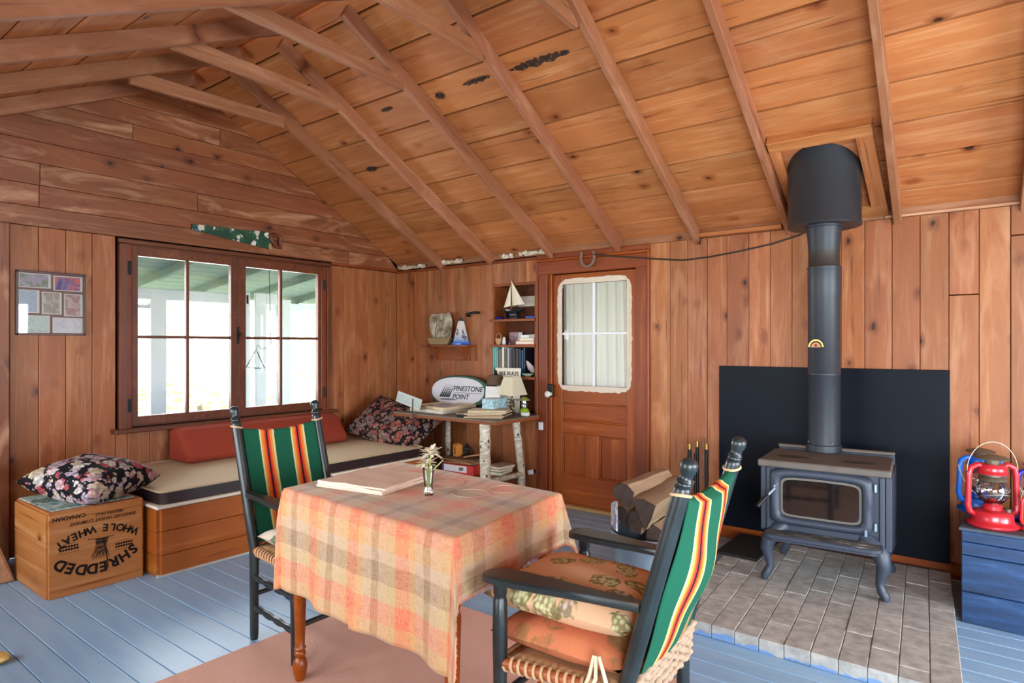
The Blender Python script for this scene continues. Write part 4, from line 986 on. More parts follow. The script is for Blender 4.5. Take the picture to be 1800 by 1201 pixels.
MB().lathe([(.04, 0), (.042, .012), (.012, .02), (.009, .20), (.012, .25), (.006, .27), (0, .272)], 16).build('base', plain('dark_lamp_stem', (50, 40, 34), .4), l1, smooth=40)
MB().lathe([(.086, .250), (.078, .275), (.062, .335), (.059, .335), (.074, .275), (.083, .250), (.086, .250)], 24, caps=False).build('shade', plain('brown_shade', (92, 74, 58), .8, 0, .2, .15, 40), l1, smooth=40)
MB().lathe([(.006, .335), (.02, .345), (.014, .36), (.01, .375), (0, .38)], 12).build('finial', BLACKI, l1, smooth=40)
MB().sweep([(-.005, -.02, .255), (-.004, -.03, .20), (0, -.03, .17)], .004, 6).build('pull_chain', BLACKI, l1)
tag(MB().box(-.075, .075, -.008, .008, 0, .238).build('white_card', plain('white_board', (222, 220, 214), .7, 0, .2, .1, 14), None, (1.485, -.225, .7695), (R(-4), 0, R(6)), bevel=.002), 'blank white board standing behind the tissue box', 'board')
l2 = thing('table_lamp', 'table lamp with cream tapered shade and dark patterned base', 'lamp', (1.665, -.17, .7695))
MB().lathe([(.035, 0), (.04, .01), (.03, .03), (.034, .08), (.022, .12), (.008, .14), (.008, .2), (0, .2)], 4).build('base', floral('speckled_base', 60, (30, 26, 22), [(190, 170, 120), (60, 50, 40), (120, 104, 80)]), l2)
MB().lathe([(.132, .17), (.075, .325), (.072, .325), (.129, .17), (.132, .17)], 4, m=RZ(R(40)), caps=False).build('shade', plain('cream_shade', (206, 196, 170), .8, 0, .2, .1, 18), l2, bevel=.004)
gl_ = thing('green_lantern', 'small lime green lantern with glass chimney on the desk', 'lantern', (1.765, -.13, .7695))
LIME = enamel('lime_enamel', (142, 176, 44), .3)
MB().lathe([(.03, 0), (.045, .012), (.045, .03), (.03, .055), (.02, .06), (0, .06)], 18).build('base', LIME, gl_, smooth=40); MB().lathe([(.026, .06), (.03, .09), (.026, .125)], 18).build('chimney', GLOBE, gl_, smooth=40)
MB().lathe([(.05, .125), (.046, .135), (.02, .155), (0, .158)], 18).build('cap', plain('olive_cap', (120, 128, 60), .4), gl_, smooth=40)
tag(MB().box(-.033, .033, -.02, .02, 0, .03).build('white_box', WHITEP, None, (1.82, -.19, .7695), (0, 0, R(6)), bevel=.004), 'tiny white box at the right end of the desk', 'box')
# under the desk
gb = thing('game_box', 'red and white boxed game with purple corner under the desk', 'box', (1.335, -.40, .2725), R(4))
MB().box(-.17, .17, -.12, .12, 0, .075).build('box_body', plain('red_carton', (206, 58, 52), .5), gb, bevel=.003)
MB().box(-.162, .10, -.1206, -.12, .016, .07).build('printed_panel', WHITEP, gb); MB().box(-.1705, -.15, -.1208, .1, 0, .0755).box(-.17, -.05, -.1208, -.12, 0, .014).build('purple_band', plain('purple_card', (70, 56, 120), .5), gb)
b_ = MB(); [b_.lathe([(.0, 0), (.016, .0), (.016, .0006), (0, .0006)], 14, m=frame((.03+.02*k, -.1206, .042+.004*k), (1, 0, 0), (0, 0, 1), (0, -1, 0))) for k in range(2)]; b_.build('printed_emblem', plain('grey_print', (120, 116, 112), .6), gb)
for i, (c, lb, dx, dy, h, lx, ly, rz) in enumerate((((60, 140, 76), 'green paperback beside the red game box under the desk', .27, .06, .03, .16, .22, 12), ((196, 176, 130), 'tan book on the green paperback under the desk', .27, .06, .02, .17, .2, 4), ((176, 160, 136), 'grey book on the tan book under the desk', .28, .07, .022, .16, .2, -6))):
    book('book', 1.335+dx-lx/2, 1.335+dx+lx/2, -.34+dy-ly/2, -.34+dy+ly/2, .2725+sum((.03, .02, .022)[:i])+.0005*i, .2725+sum((.03, .02, .022)[:i+1]), c, lb, 'book', 'books under the desk', (0, 0, R(rz)))
for i, (c, lb, rz, dx) in enumerate((((150, 108, 80), 'brown folder on the red game box', 6, 0), ((172, 130, 98), 'tan folder second from the bottom on the game box', -8, .02), ((134, 96, 72), 'dark brown folder on the game box pile', 14, -.03))):
    tag(MB().box(-.17, .17, -.11, .11, 0, .012).build('folder', plain('folder_%d' % i, c, .7, 0, .2, .2, 14), None, (1.31+dx, -.38, .3485+.0125*i), (0, 0, R(rz)), bevel=.002), lb, 'folder', 'folders under the desk')
tag(MB().box(-.10, .10, -.07, .07, 0, .012).build('envelope', plain('kraft_paper', (178, 128, 86), .8), None, (1.40, -.34, .408), (R(-6), R(-10), R(30)), bevel=.002), 'kraft envelope tipped up on the folders under desk', 'envelope')
wbx = thing('wooden_box', 'small orange wooden box standing on the folders', 'box', (1.20, -.36, .386), R(-20))
b_ = MB().box(-.035, .035, -.03, .03, 0, .1); b_.add([(-.04, -.035, .1), (.04, -.035, .1), (.04, .035, .1), (-.04, .035, .1), (-.02, 0, .118), (.02, 0, .118)], [(3, 2, 1, 0), (0, 1, 5, 4), (2, 3, 4, 5), (1, 2, 5), (3, 0, 4)])
b_.build('box_body', plain('orange_pine', (222, 146, 60), .5, 0, .3, .12, 20), wbx, bevel=.002); MB().box(-.012, .018, -.0312, -.03, .02, .08).build('slot', plain('orange_dark', (170, 96, 34), .6), wbx)
tag(MB().lathe([(.045, 0), (.05, .012), (.03, .025), (.022, .05), (.034, .065), (.03, .085), (.012, .10), (.014, .115), (0, .12)], 14).build('dark_ornament', BLACKI, None, (1.285, -.33, .387), smooth=40), 'small black ornament beside the orange wooden box', 'ornament')
tag(MB().lathe([(.03, 0), (.032, .09), (.014, .11), (.014, .13), (0, .131)], 14).build('dark_bottle', enamel('midnight', (26, 34, 50), .2), None, (1.10, -.33, .2725), smooth=40), 'dark blue bottle left of the red game box', 'bottle')

# ------------------------------------------------------------------ small wall shelf with boat picture and lighthouse
sf = thing('wall_shelf', 'small wooden wall shelf on two triangular brackets', 'shelf', (.80, 0, 1.372))
MB().box(-.30, .30, -.135, -.001, -.02, 0).build('shelf_board', W_SHELF, sf, bevel=.003); MB().box(-.235, .235, -.014, -.001, -.15, -.021).build('back_board', W_SHELF, sf, bevel=.002)
for xx in (-.19, .19): MB().prism([(-.015, -.021), (-.12, -.021), (-.015, -.14)], .018, frame((xx-.009, 0, 0), (0, 1, 0), (0, 0, 1), (1, 0, 0))).build('bracket', W_SHELF, sf)
MB().box(.298, .31, -.018, -.001, -.15, -.0).build('end_strip', W_SHELF, sf)
bt = thing('driftwood_boat', 'driftwood boat with broad grey cloth sail on wall shelf', 'model boat', (.70, -.075, 1.3725))
b_ = MB(); b_.prism([(-.155, .068), (-.12, .015), (-.105, 0), (.115, 0), (.155, .06), (.14, .07)], .05, frame((0, .025, 0), (1, 0, 0), (0, 0, 1), (0, -1, 0))); b_.build('hull', plain('weathered_wood', (150, 128, 96), .8, 0, .2, .3, 22), bt, bevel=.006)
b_ = MB(); b_.grid(lambda u, v: (-.10+.235*u+.028*math.sin(PI*v)*(2*u-1)-.03*v*(1-u)+.0*v, .006+.02*math.sin(PI*u), .065+.235*v+.012*u*v), 10, 10)
def cloth_mat():
    n = NT('mottled_sailcloth'); f = n.noise(n.co(), 11, 4, .6, .4); n.set('Base Color', n.ramp(f, [(.36, (104, 92, 74)), (.5, (176, 166, 142)), (.62, (208, 202, 184))])).set('Roughness', .85); return n.m
o = b_.build('sail', cloth_mat(), bt, smooth=60); s_ = o.modifiers.new('s', 'SOLIDIFY'); s_.thickness = .002
MB().sweep([(-.045, -.01, .06), (-.04, -.012, .16), (-.03, -.01, .20), (-.03, -.008, .30)], [.006, .005, .004, .003], 6).build('mast', TRUNK, bt); MB().sweep([(.03, -.008, .13), (.045, -.006, .22), (.055, -.004, .32)], [.003, .004, .003], 6).build('mast', TRUNK, bt)
lh = thing('painted_ornament', 'tall tapered ornament painted with blue and white seaside scene', 'ornament', (.975, -.07, 1.3725), R(40))
def lh_mat():
    n = NT('seaside_paint'); z = n.n('ShaderNodeSeparateXYZ', {0: n.co()}).outputs[2]; f = n.noise(n.co(), 26, 3)
    zz = n.math('ADD', z, n.math('MULTIPLY', n.math('SUBTRACT', f, .5), .09))
    c = n.ramp(n.math('MULTIPLY', zz, 4.), [(0, (40, 96, 190)), (.09, (84, 130, 200)), (.22, (150, 176, 214)), (.42, (206, 210, 214)), (.8, (222, 222, 216))])
    k = n.ramp(n.noise(n.vadd(n.co(), (3, 1, 0)), 18, 2), [(.6, 0.), (.63, 1.)]); c = n.mix(k, c, lin((110, 106, 106))); n.set('Base Color', c).set('Roughness', .5); return n.m
MB().lathe([(.085, 0), (.085, .022), (.075, .025), (.028, .225), (0, .225)], 4).build('body', lh_mat(), lh, bevel=.002); MB().lathe([(.086, .0005), (.087, .02), (.0, .0205)], 4).build('base_band', BLUE, lh)
MB().lathe([(.034, .225), (.03, .235), (.012, .25), (.006, .262), (0, .275)], 8).build('cap', plain('dark_cap', (70, 66, 62), .5), lh)
hk = thing('iron_bracket', 'flat black iron bracket on wall above the painted ornament', 'bracket', (1.06, 0, 1.665))
MB().sweep([(-.03, -.006, -.02), (-.03, -.05, -.015), (-.02, -.065, -.005), (.075, -.065, .008), (.08, -.05, .008), (.08, -.005, .008)], .012, 8).build('bar', BLACKI, hk, smooth=50)
tag(MB().sweep([(.21, -.012, 2.12), (.21, -.02, 2.04), (.215, -.012, 2.0)], .004, 6).build('wire_hook', BLACKI, None), 'thin black hook hanging under the eave near the corner', 'hook')

# horseshoe, cable, switches
hs = MB(); pts = []
for i in range(17):
    a = R(-118+236*i/16); pts.append((.062*math.sin(a), 0, -.07*math.cos(a)*(1 if abs(a) < R(90) else 1.5)))
hs.sweep(pts, [.009+.004*math.cos(R(-118+236*i/16)/2) for i in range(17)], 8)
tag(hs.build('horseshoe', IRON, None, (2.35, -.052, 2.082), (0, 0, 0), smooth=40), 'rusty horseshoe hung over the door', 'horseshoe')
tag(MB().sweep([(2.42, -.07, 2.10), (2.6, -.05, 2.07), (2.87, -.05, 2.032), (3.14, -.008, 2.0), (3.35, -.008, 2.008), (3.56, -.008, 2.03), (3.78, -.008, 2.06), (3.95, -.012, 2.10), (4.1, -.02, 2.16)], .006, 6).build('black_cable', CABLE, None, smooth=60), 'black cable running from the door head to the flue', 'cable')
tag(MB().box(-.021, .021, -.02, 0, -.034, .034).box(-.006, .006, -.026, -.02, -.012, .012).build('light_switch', WHITEP, None, (1.868, -.019, .672), bevel=.003), 'white light switch on the door casing', 'switch')
pg = thing('plug_adapter', 'white plug adapter with black plug low on wall', 'plug', (1.772, -.0, .262), rot=(0, R(-14), 0))
MB().box(-.045, .015, -.035, -.0005, -.02, .02).build('adapter', WHITEP, pg, bevel=.004); MB().box(.015, .05, -.03, -.004, -.016, .018).build('plug', BLACKI, pg, bevel=.005); MB().sweep([(.05, -.015, 0), (.08, -.02, -.01), (.09, -.015, -.06)], .003, 6).build('cord', BLACKI, pg)

# ------------------------------------------------------------------ rug
tag(MB().box(0, 2.05, -2.1, 0, .001, .012).build('pink_rug', rug_mat(), None, (2.33, -2.06, 0), bevel=.004), 'dusty pink carpet rug under the dining table', 'rug')

# ------------------------------------------------------------------ hearth of grey pavers
HT = .062
he = thing('brick_hearth', 'raised hearth of grey paving bricks under the stove', 'hearth', (3.6, 0, 0)); he['kind'] = 'structure'
SK = -.085
HM = MX.Identity(4); HM[0][1] = SK
bw, bd = .1072, .215
b_ = MB(); b_.box(0, 11*bw, -1.60, -.03, .0, HT-.012, HM); b_.build('mortar_bed', plain('mortar', (78, 72, 66), .9), he)
def brickmesh(ln):
    q = MB(); q.box(.0008, bw-.0008, .0008, ln-.0008, 0.0, HT, HM); return q.mesh('brick', BRICK, None, .003)
bmF, bmH = brickmesh(bd), brickmesh(bd/2)
for c in range(11):
    yf = -1.605; k = 0
    if c % 2:
        place('brick', bmH, he, (c*bw+SK*yf, yf, .001*(c % 3))); yf += bd/2
    while yf < -.06:
        if yf+bd > .0: break
        place('brick', bmF, he, (c*bw+SK*yf, yf, random.uniform(-.0015, .0025))); yf += bd
    if yf+bd/2 < 0.0: place('brick', bmH, he, (c*bw+SK*yf, yf, 0))
# front skirt smeared with floor paint
board(rw, 5.3, .10, .012, W_DOOR, m_wallh(5.75, .05, 0), 'baseboard')

# heat shield panel
tag(MB().box(3.422, 4.78, -.028, -.006, .092, 1.222).build('heat_shield', PANEL, None, bevel=.002), 'large black sheet metal heat shield on wall behind stove', 'panel')
MB_ = MB().box(3.60, 3.86, -.60, -.12, HT+.004, HT+.022)
tag(MB_.build('black_mat', plain('black_slab', (30, 26, 26), .7, 0, .3, .2, 14), None, rot=None, bevel=.006), 'black slab lying on the hearth left of the stove', 'mat')

# ------------------------------------------------------------------ wood stove
sv = thing('wood_stove', 'black cast wood stove with glass door on four curved legs', 'stove', (4.245, -.56, HT)); sv.rotation_euler = (0, 0, R(4))
def sb_(nm, x0, x1, y0, y1, z0, z1, mat=STOVE, bev=.006): return MB().box(x0, x1, y0, y1, z0-HT, z1-HT).build(nm, mat, sv, bevel=bev)
sb_('body', -.275, .275, -.235, .22, .315, .695)
sb_('side_shield', -.318, -.290, -.24, .2, .33, .69, STOVE, .004); sb_('side_shield', .290, .318, -.24, .2, .31, .69, STOVE, .004)
sb_('front_flange', -.288, -.262, -.247, -.236, .33, .69); sb_('front_flange', .262, .288, -.247, -.236, .31, .69)
tp = MB(); tp.prism([(-.325, -.285), (.318, -.285), (.308, .16), (.30, .17), (-.315, .17), (-.325, .16)], .038, z0=.695-HT); tp.build('top_plate', STOVETOP, sv, bevel=.01)
for xx in (-.17, .16): MB().lathe([(0, 0), (.085, 0), (.085, .0008), (0, .0008)], 24, c=(xx, -.11, .7332-HT), sy=.62).build('top_stain', plain('dark_ring', (52, 46, 42), .6), sv)
sb_('back_rail', -.31, .31, .20, .24, .74, .758, STOVETOP, .004); sb_('back_shield', -.31, .31, .225, .236, .33, .74)
# door with arched rounded frame
def rrect(w_, h_, e_, arch=0, n_=56):
    p = []
    for i in range(n_):
        t = 2*PI*i/n_; c, s_ = math.cos(t), math.sin(t)
        x_ = w_/2*math.copysign(abs(c)**(2/e_), c); z_ = h_/2*math.copysign(abs(s_)**(2/e_), s_)
        if z_ > 0: z_ += arch*(1-(2*x_/w_)**2)
        p.append((x_, z_))
    return p
dz = .535-HT; b_ = MB(); n_ = 56
rings = [(rrect(.505, .31, 9, .012), -.236), (rrect(.50, .305, 9, .012), -.262), (rrect(.475, .28, 8, .011), -.280), (rrect(.43, .245, 8, .008), -.282), (rrect(.405, .222, 9, .006), -.272), (rrect(.40, .218, 9, .006), -.256)]
vs = [(x_-.012, yy, z_+dz) for rg, yy in rings for x_, z_ in rg]
b_.add(vs, [(k*n_+i, k*n_+(i+1) % n_, (k+1)*n_+(i+1) % n_, (k+1)*n_+i) for k in range(5) for i in range(n_)])
dor = b_.build('door', STOVE, sv, smooth=50)
gm = frame((-.012, -.257, dz), (1, 0, 0), (0, 0, 1), (0, -1, 0))
MB().prism(rrect(.404, .222, 9, .006), .002, gm).build('glass', STGLASS, dor)
ms = MB()
vs = [(x_*.985-.012, -.2595, z_*.975+dz) for x_, z_ in rings[5][0]]+[(x_*.93-.012, -.2595, z_*.87+dz) for x_, z_ in rings[5][0]]
ms.add(vs, [(i, (i+1) % n_, n_+(i+1) % n_, n_+i) for i in range(n_)]); ms.build('glass_gasket', plain('grey_gasket', (96, 92, 84), .6), dor)
MB().cyl((-.235, -.275, dz+.045), (-.262, -.32, dz+.012), .007, None, 8).cyl((-.24, -.275, dz+.05), (-.225, -.27, dz+.07), .01, None, 8).build('handle_rod', GALV, dor, smooth=40)
MB().sweep([(-.262, -.32, dz+.012), (-.28, -.345, dz-.01), (-.305, -.375, dz-.045)], [.009, .012, .011], 10).build('handle_grip', BLACKI, dor, smooth=40)
for zz in (-.10, .10): MB().cyl((.247, -.262, dz+zz-.02), (.247, -.262, dz+zz+.02), .008, None, 8).build('hinge', GALV, dor, smooth=40)
sb_('latch_tab', .20, .212, -.29, -.28, .385, .42, GALV, .002)
# ash ledge
lg = MB(); lg.prism(roundrect(-.285, .285, -.375, -.236, .045, 5), .022, z0=.325-HT); lg.prism(roundrect(-.27, .27, -.36, -.236, .04, 5), .016, z0=.309-HT); lg.build('ash_ledge', STOVE, sv, bevel=.004)
def ash_mat():
    n = NT('ashy_ledge_top'); f = n.noise(n.map(n.co(), (9, 22, 9)), 1, 5, .7); n.set('Base Color', n.ramp(f, [(.45, (52, 54, 56)), (.56, (96, 92, 84)), (.64, (176, 172, 160))])).set('Roughness', .8); return n.m
MB().prism(roundrect(-.272, .272, -.362, -.248, .038, 5), .0012, z0=.3472-HT).build('ash_dust', ash_mat(), sv)
for sx__, sy__ in ((-1, -1), (1, -1), (-1, 1), (1, 1)):
    b_ = MB(); q = [(.20, .20, .302), (.235, .225, .268), (.275, .245, .225), (.285, .25, .17), (.272, .245, .12), (.266, .243, .075), (.280, .25, .04), (.292, .256, .022), (.292, .256, 0)]
    b_.sweep([(sx__*x_, sy__*y_*1.0, max(0, z_-.0)) for x_, y_, z_ in q], [.050, .047, .042, .034, .026, .021, .024, .023, .018], 10)
    b_.build('leg', STOVE, sv, smooth=60)
# stove pipe
sp = thing('stove_pipe', 'black stove pipe rising from the stove to roof', 'stove pipe', (4.178, -.365, .735))
def pz(nm, prof, mat=PIPE): return MB().lathe([(r_, z-.735) for r_, z in prof], 32).build(nm, mat, sp, smooth=40)
pz('collar', [(0.0930, .7355), (0.0967, .737), (0.0967, .775), (0.0911, .78)]); pz('pipe_section', [(0.0888, .76), (0.0888, 1.19), (0.0902, 1.192), (0.0902, 1.2), (0.0888, 1.202), (0.0888, 1.66)])
pz('pipe_section', [(0.0902, 1.66), (0.0902, 1.825), (0.0921, 1.828), (0.0921, 1.835)]); pz('scorched_band', [(0.0911, 1.836), (0.0860, 1.846), (0.0856, 1.92), (0.0865, 1.932)], PIPEB)
pz('flared_section', [(0.0865, 1.932), (0.0874, 1.95), (0.0907, 2.01), (0.0953, 2.05), (0.0953, 2.15)])
for xx in (-.07, .06): MB().lathe([(0, 0), (.004, .0), (.003, .004), (0, .005)], 8, m=T(xx, -.076, .06) @ RX(R(90))).build('rivet', GALV, sp)
th_ = thing('pipe_thermometer', 'small brass fan shaped thermometer on the stove pipe', 'thermometer', (4.155, -.459, 1.372))
mth = frame((0, 0, 0), (1, 0, 0), (0, 0, 1), (0, -1, 0))
fanp = [(.045*math.cos(PI*i/16), .05*math.sin(PI*i/16)-.014) for i in range(17)]+[(-.045, -.02), (.045, -.02)][::1]
MB().prism(fanp, .005, mth).build('backing', BLACKI, th_)
for i in range(9):
    a = PI*(i+.5)/9; MB().box(-.006, .006, -.004, .004, 0, .002, mth @ T(.037*math.cos(a), .041*math.sin(a)-.014, .005) @ RZ(a-PI/2)).build('dial_segment', BRASS, th_)
MB().prism([(.026*math.cos(PI*i/10), .028*math.sin(PI*i/10)-.015) for i in range(11)], .003, mth @ T(0, 0, .005)).build('dial_face', plain('copper_face', (176, 112, 66), .4, .3), th_); MB().lathe([(0, 0), (.007, 0), (.007, .004), (0, .004)], 12, m=mth @ T(0, -.004, .008)).build('hub', BLACKI, th_)
cs = thing('chimney_shield', 'wide black cylindrical shield where the pipe meets roof', 'chimney shield', (4.178, -.365, 2.075))
b_ = MB(); b_.lathe([(.094, .008), (.200, 0), (.203, .002), (.203, .012), (.199, .02), (.199, .6), (.194, .6), (.194, .02), (.094, .012)], 44)
for p in b_.v: p.z = min(p.z, zroof(p.y-.365)-2.075-.001)      # cut to the slope of the roof boards
b_.build('shield', BLACKM, cs, smooth=40)
MB().lathe([(.0965, -.006), (.105, -.004), (.105, .008), (.0965, .008)], 28).build('ring', PIPE, cs, smooth=40)

# ------------------------------------------------------------------ fire tools and log tub
ft = thing('fire_tool_stand', 'black fireplace tool set with brass tips against the wall', 'fire tools', (3.30, -.16, 0))
MB().lathe([(.10, 0), (.10, .012), (.03, .025), (.012, .03), (.010, .60), (0, .60)], 16).build('stand', BLACKI, ft, smooth=40)
for dx, dy, z in ((-.035, -.02, .67), (.002, .03, .685), (.085, -.01, .68)):
    o = MB().cyl((dx, dy, .05), (dx, dy, z-.04), .013, .013, 10).build('tool', BLACKI, ft, smooth=40); MB().cyl((dx, dy, z-.04), (dx, dy, z), .014, .014, 10).build('brass_tip', BRASS, o, smooth=40)
b_ = MB(); b_.sweep([(.06+.006*math.sin(i*1.2), .006*math.cos(i*1.2), .44+.016*i) for i in range(18)], .007, 6); b_.sweep([(.06+.02*math.cos(2*PI*i/10), 0, .42+.022*math.sin(2*PI*i/10)) for i in range(10)], .005, 6, closed=True); b_.build('twisted_poker', IRON, ft, smooth=50)
TUB = V((3.345, -.985, 0))
tu = thing('galvanized_tub', 'galvanized zinc tub filled with firewood beside the hearth', 'tub', TUB)
MB().lathe([(0, .012), (.185, .012), (.19, 0), (.195, 0), (.20, .06), (.206, .065), (.206, .075), (.203, .08), (.225, .23), (.235, .235), (.238, .245), (.232, .252), (.222, .248), (.19, .02), (0, .02)], 36, sx=1.05, sy=.92).build('body', GALV, tu, smooth=40)
for s_ in (-1, 1): MB().sweep([(s_*.245, .05*math.cos(a), .19+.05*math.sin(a)) for a in [2*PI*i/12 for i in range(12)]], .006, 6, closed=True).build('handle', GALV, tu)
def log(poly, L_, loc, rot, label):
    t = thing('firewood_log', label, 'log', loc, 0, 'split logs in the tub', rot)
    n_ = len(poly); b_ = MB(); vs = []
    for k in range(6):
        x_ = L_*k/5; s_ = 1+.05*math.sin(k*2.1+n_)
        vs += [(x_, y_*s_+.006*math.sin(k*1.7+i), z_*s_) for i, (y_, z_) in enumerate(poly)]
    b_.add(vs, [(k*n_+i, k*n_+(i+1) % n_, (k+1)*n_+(i+1) % n_, (k+1)*n_+i) for k in range(5) for i in range(n_)]+[tuple(range(5*n_, 6*n_))])
    b_.build('split_wood', W_LOG, t, smooth=35)
    e_ = MB(); e_.add([(0, y_, z_) for y_, z_ in poly], [tuple(range(n_-1, -1, -1))]); e_.build('end_grain', plain('log_end', (92, 78, 72), .9, 0, .1, .4, 18), t)
wedge = [(-.085, .02), (-.05, .065), (.0, .078), (.06, .06), (.095, .008), (.03, -.052), (-.03, -.07)]
wedge2 = [(-.085, .06), (.0, .075), (.085, .055), (.045, -.04), (.0, -.12), (-.045, -.03)]
wedge3 = [(-.045, -.06), (-.052, .025), (-.015, .062), (.038, .054), (.053, -.015), (.03, -.068)]
log(wedge, .38, (3.25, -1.135, .475), (R(-10), R(-7), R(76)), 'split log with pale side lying at the top left of tub')
log(wedge2, .40, (3.395, -1.165, .415), (R(6), R(-12), R(78)), 'wedge shaped split log at the top right of tub')
log(wedge3, .34, (3.305, -1.10, .32), (R(8), R(-6), R(82)), 'rough brown split log in the middle of the tub')
log(wedge3, .30, (3.205, -1.06, .335), (R(-20), R(-8), R(72)), 'dark shadowed log at the left of tub')
log(wedge3, .30, (3.43, -1.10, .265), (R(30), R(-8), R(84)), 'reddish log low at the right of tub')
nw = MB(); nw.grid(lambda u, v: (.15*(u-.5), .02*math.sin(u*5)+.05*v, .16*v+.01*math.sin(u*9)), 8, 6)
o = nw.build('newspaper', photo_mat(31, [(214, 210, 206), (226, 222, 216), (130, 140, 170), (220, 216, 208)], 18), None, (3.175, -1.095, .245), (R(10), R(-18), R(-40))); tag(o, 'folded newspaper tucked in the left side of tub', 'newspaper')
o.modifiers.new('s', 'SOLIDIFY').thickness = .006

# ------------------------------------------------------------------ blue crate and lanterns
bc = thing('blue_crate', 'blue painted wooden crate under the red lantern', 'crate', (5.14, -.38, 0), R(-2))
hx, hy, hz = .265, .29, .455
for a, b_ in zip([0, .155, .335, .40], [.155, .335, .40, hz]):
    if b_-a > .06 or True:
        board(bc, 2*hx, b_-a-.003, .014, BLUECR, frame((0, -hy, (a+b_)/2), (1, 0, 0), (0, 0, 1), (0, -1, 0)), 'slat', .003)
        board(bc, 2*hx, b_-a-.003, .014, BLUECR, frame((0, hy, (a+b_)/2), (-1, 0, 0), (0, 0, 1), (0, 1, 0)), 'slat', .003)
for s_ in (-1, 1): board(bc, 2*hy, hz, .02, BLUECR, frame((s_*(hx-.02), 0, hz/2), (0, s_, 0), (0, 0, 1), (s_, 0, 0)), 'end_panel', .003)
board(bc, 2*hx+.02, 2*hy+.03, .014, plain('dark_blue_grey_top', (70, 78, 88), .6, 0, .3, .2, 12), T(0, 0, hz), 'lid', .003)

def lantern(name, label, loc, rz, s, mat, hood=HOODG, bailup=True, globe=GLOBE):
    t = thing(name, label, 'lantern', loc, rz)
    def LZ(nm, prof, m_, n_=28, par=t): return MB().lathe([(r_*s, z*s) for r_, z in prof], n_).build(nm, m_, par, smooth=35)
    LZ('fuel_tank', [(.088, 0), (.095, .006), (.095, .014), (.080, .024), (.076, .03), (.076, .056), (.068, .066), (.035, .072), (0, .073)], mat)
    LZ('filler_cap', [(.012, .066), (.012, .08), (0, .081)], hood).location = (.045*s, -.03*s, 0)
    LZ('burner', [(.036, .072), (.036, .088), (.028, .096), (.020, .108), (.012, .118), (0, .119)], mat if hood is HOODG else hood)
    LZ('globe', [(.030, .098), (.045, .110), (.058, .135), (.060, .158), (.052, .182), (.040, .196)], globe)
    LZ('globe_plate', [(.050, .194), (.054, .198), (.050, .204), (.034, .214), (.034, .222)], hood)
    LZ('crown', [(.036, .222), (.056, .224), (.058, .230), (.052, .236), (.053, .242), (.051, .248), (.052, .254), (.046, .266), (.030, .268)], mat)
    LZ('hood', [(.026, .268), (.028, .284), (.060, .287), (.062, .291), (.050, .297), (.018, .305), (0, .306)], hood)
    for sg in (-1, 1):
        q = [(.030, .255), (.062, .262), (.088, .248), (.094, .215), (.096, .15), (.099, .09), (.092, .062), (.070, .050)]
        MB().sweep([(sg*x_*s, 0, z*s) for x_, z in q], [.010*s, .012*s, .0125*s, .0115*s, .0115*s, .0125*s, .0125*s, .011*s], 10).build('air_tube', mat, t, smooth=50)
    b_ = MB()
    for zz in (.125, .17): b_.sweep([(.0615*s*math.cos(2*PI*i/16), .0615*s*math.sin(2*PI*i/16), zz*s+.02*s*math.sin(2*PI*i/16)*(1 if zz > .15 else -1)) for i in range(16)], .0014*s, 5, closed=True)
    b_.build('globe_guard', WIREM, t)
    if bailup: pts = [(.102*s*math.cos(a), 0, .235*s+.125*s*math.sin(a)) for a in [PI*i/20 for i in range(21)]]
    else: pts = [(.104*s*math.cos(a), -.06*s*math.sin(a)-.004, .225*s-.15*s*math.sin(a)) for a in [PI*i/20 for i in range(21)]]
    MB().sweep(pts, .0018*s, 6).build('bail_handle', WIREM, t)
    return t
CT = .4695
lantern('red_lantern', 'large weathered red hurricane lantern on the blue crate', (4.985, -.55, CT), R(32), 1.16, RED)
lantern('blue_lantern', 'light blue hurricane lantern behind the large red lantern', (4.93, -.245, CT), R(32), 1.12, BLUE, HOODG, False)
lantern('small_red_lantern', 'small bright red lantern right of the large red one', (5.15, -.54, CT), R(32), .62, RED2, RED2, True)
lantern('navy_lantern', 'dark navy blue lantern at the right edge of picture', (5.165, -.33, CT), R(32), 1.0, NAVY, NAVY, False)

# ------------------------------------------------------------------ dining table, cloth and things on it
TZ = .785
TXC, TYC = 3.195, -2.746
def skw(x, y): return x-.105*y, y-.07*x              # the old table is a little out of square
TX0, TX1, TY0, TY1 = 2.695, 3.695, -3.086, -2.406
dt = thing('dining_table', 'wooden dining table with turned legs under plaid cloth', 'table', (TXC, TYC, 0))
W2, D2 = (TX1-TX0)/2-.004, (TY1-TY0)/2-.004
MB().prism([skw(-W2, -D2), skw(W2, -D2), skw(W2, D2), skw(-W2, D2)], .022, z0=TZ-.022).build('table_top', W_LEG, dt, bevel=.003)
for sgn in (-1, 1):
    board(dt, 2*W2-.20, .05, .018, W_LEG, frame(skw(0, sgn*(D2-.075))+(TZ-.0475,), (-sgn, 0, 0), (0, 0, 1), (0, sgn, 0)), 'apron'); board(dt, 2*D2-.20, .05, .018, W_LEG, frame(skw(sgn*(W2-.075), 0)+(TZ-.0475,), (0, sgn, 0), (0, 0, 1), (sgn, 0, 0)), 'apron')
legp = [(.018, 0), (.026, .03), (.030, .06), (.024, .085), (.017, .095), (.023, .105), (.023, .115), (.018, .122), (.024, .132), (.019, .142), (.020, .18), (.027, .45), (.029, .52), (.022, .545), (.030, .56), (.024, .575), (.034, .60), (.034, .61), (.028, .625), (.036, .64), (.036, TZ-.022)]
for sx__ in (-1, 1):
    for sy__ in (-1, 1):
        MB().lathe(legp, 20).build('leg', W_LEG, dt, skw(sx__*(W2-.045), sy__*(D2-.042))+(0.012,), smooth=40).scale = (1, 1, (TZ-.034)/(TZ-.022))
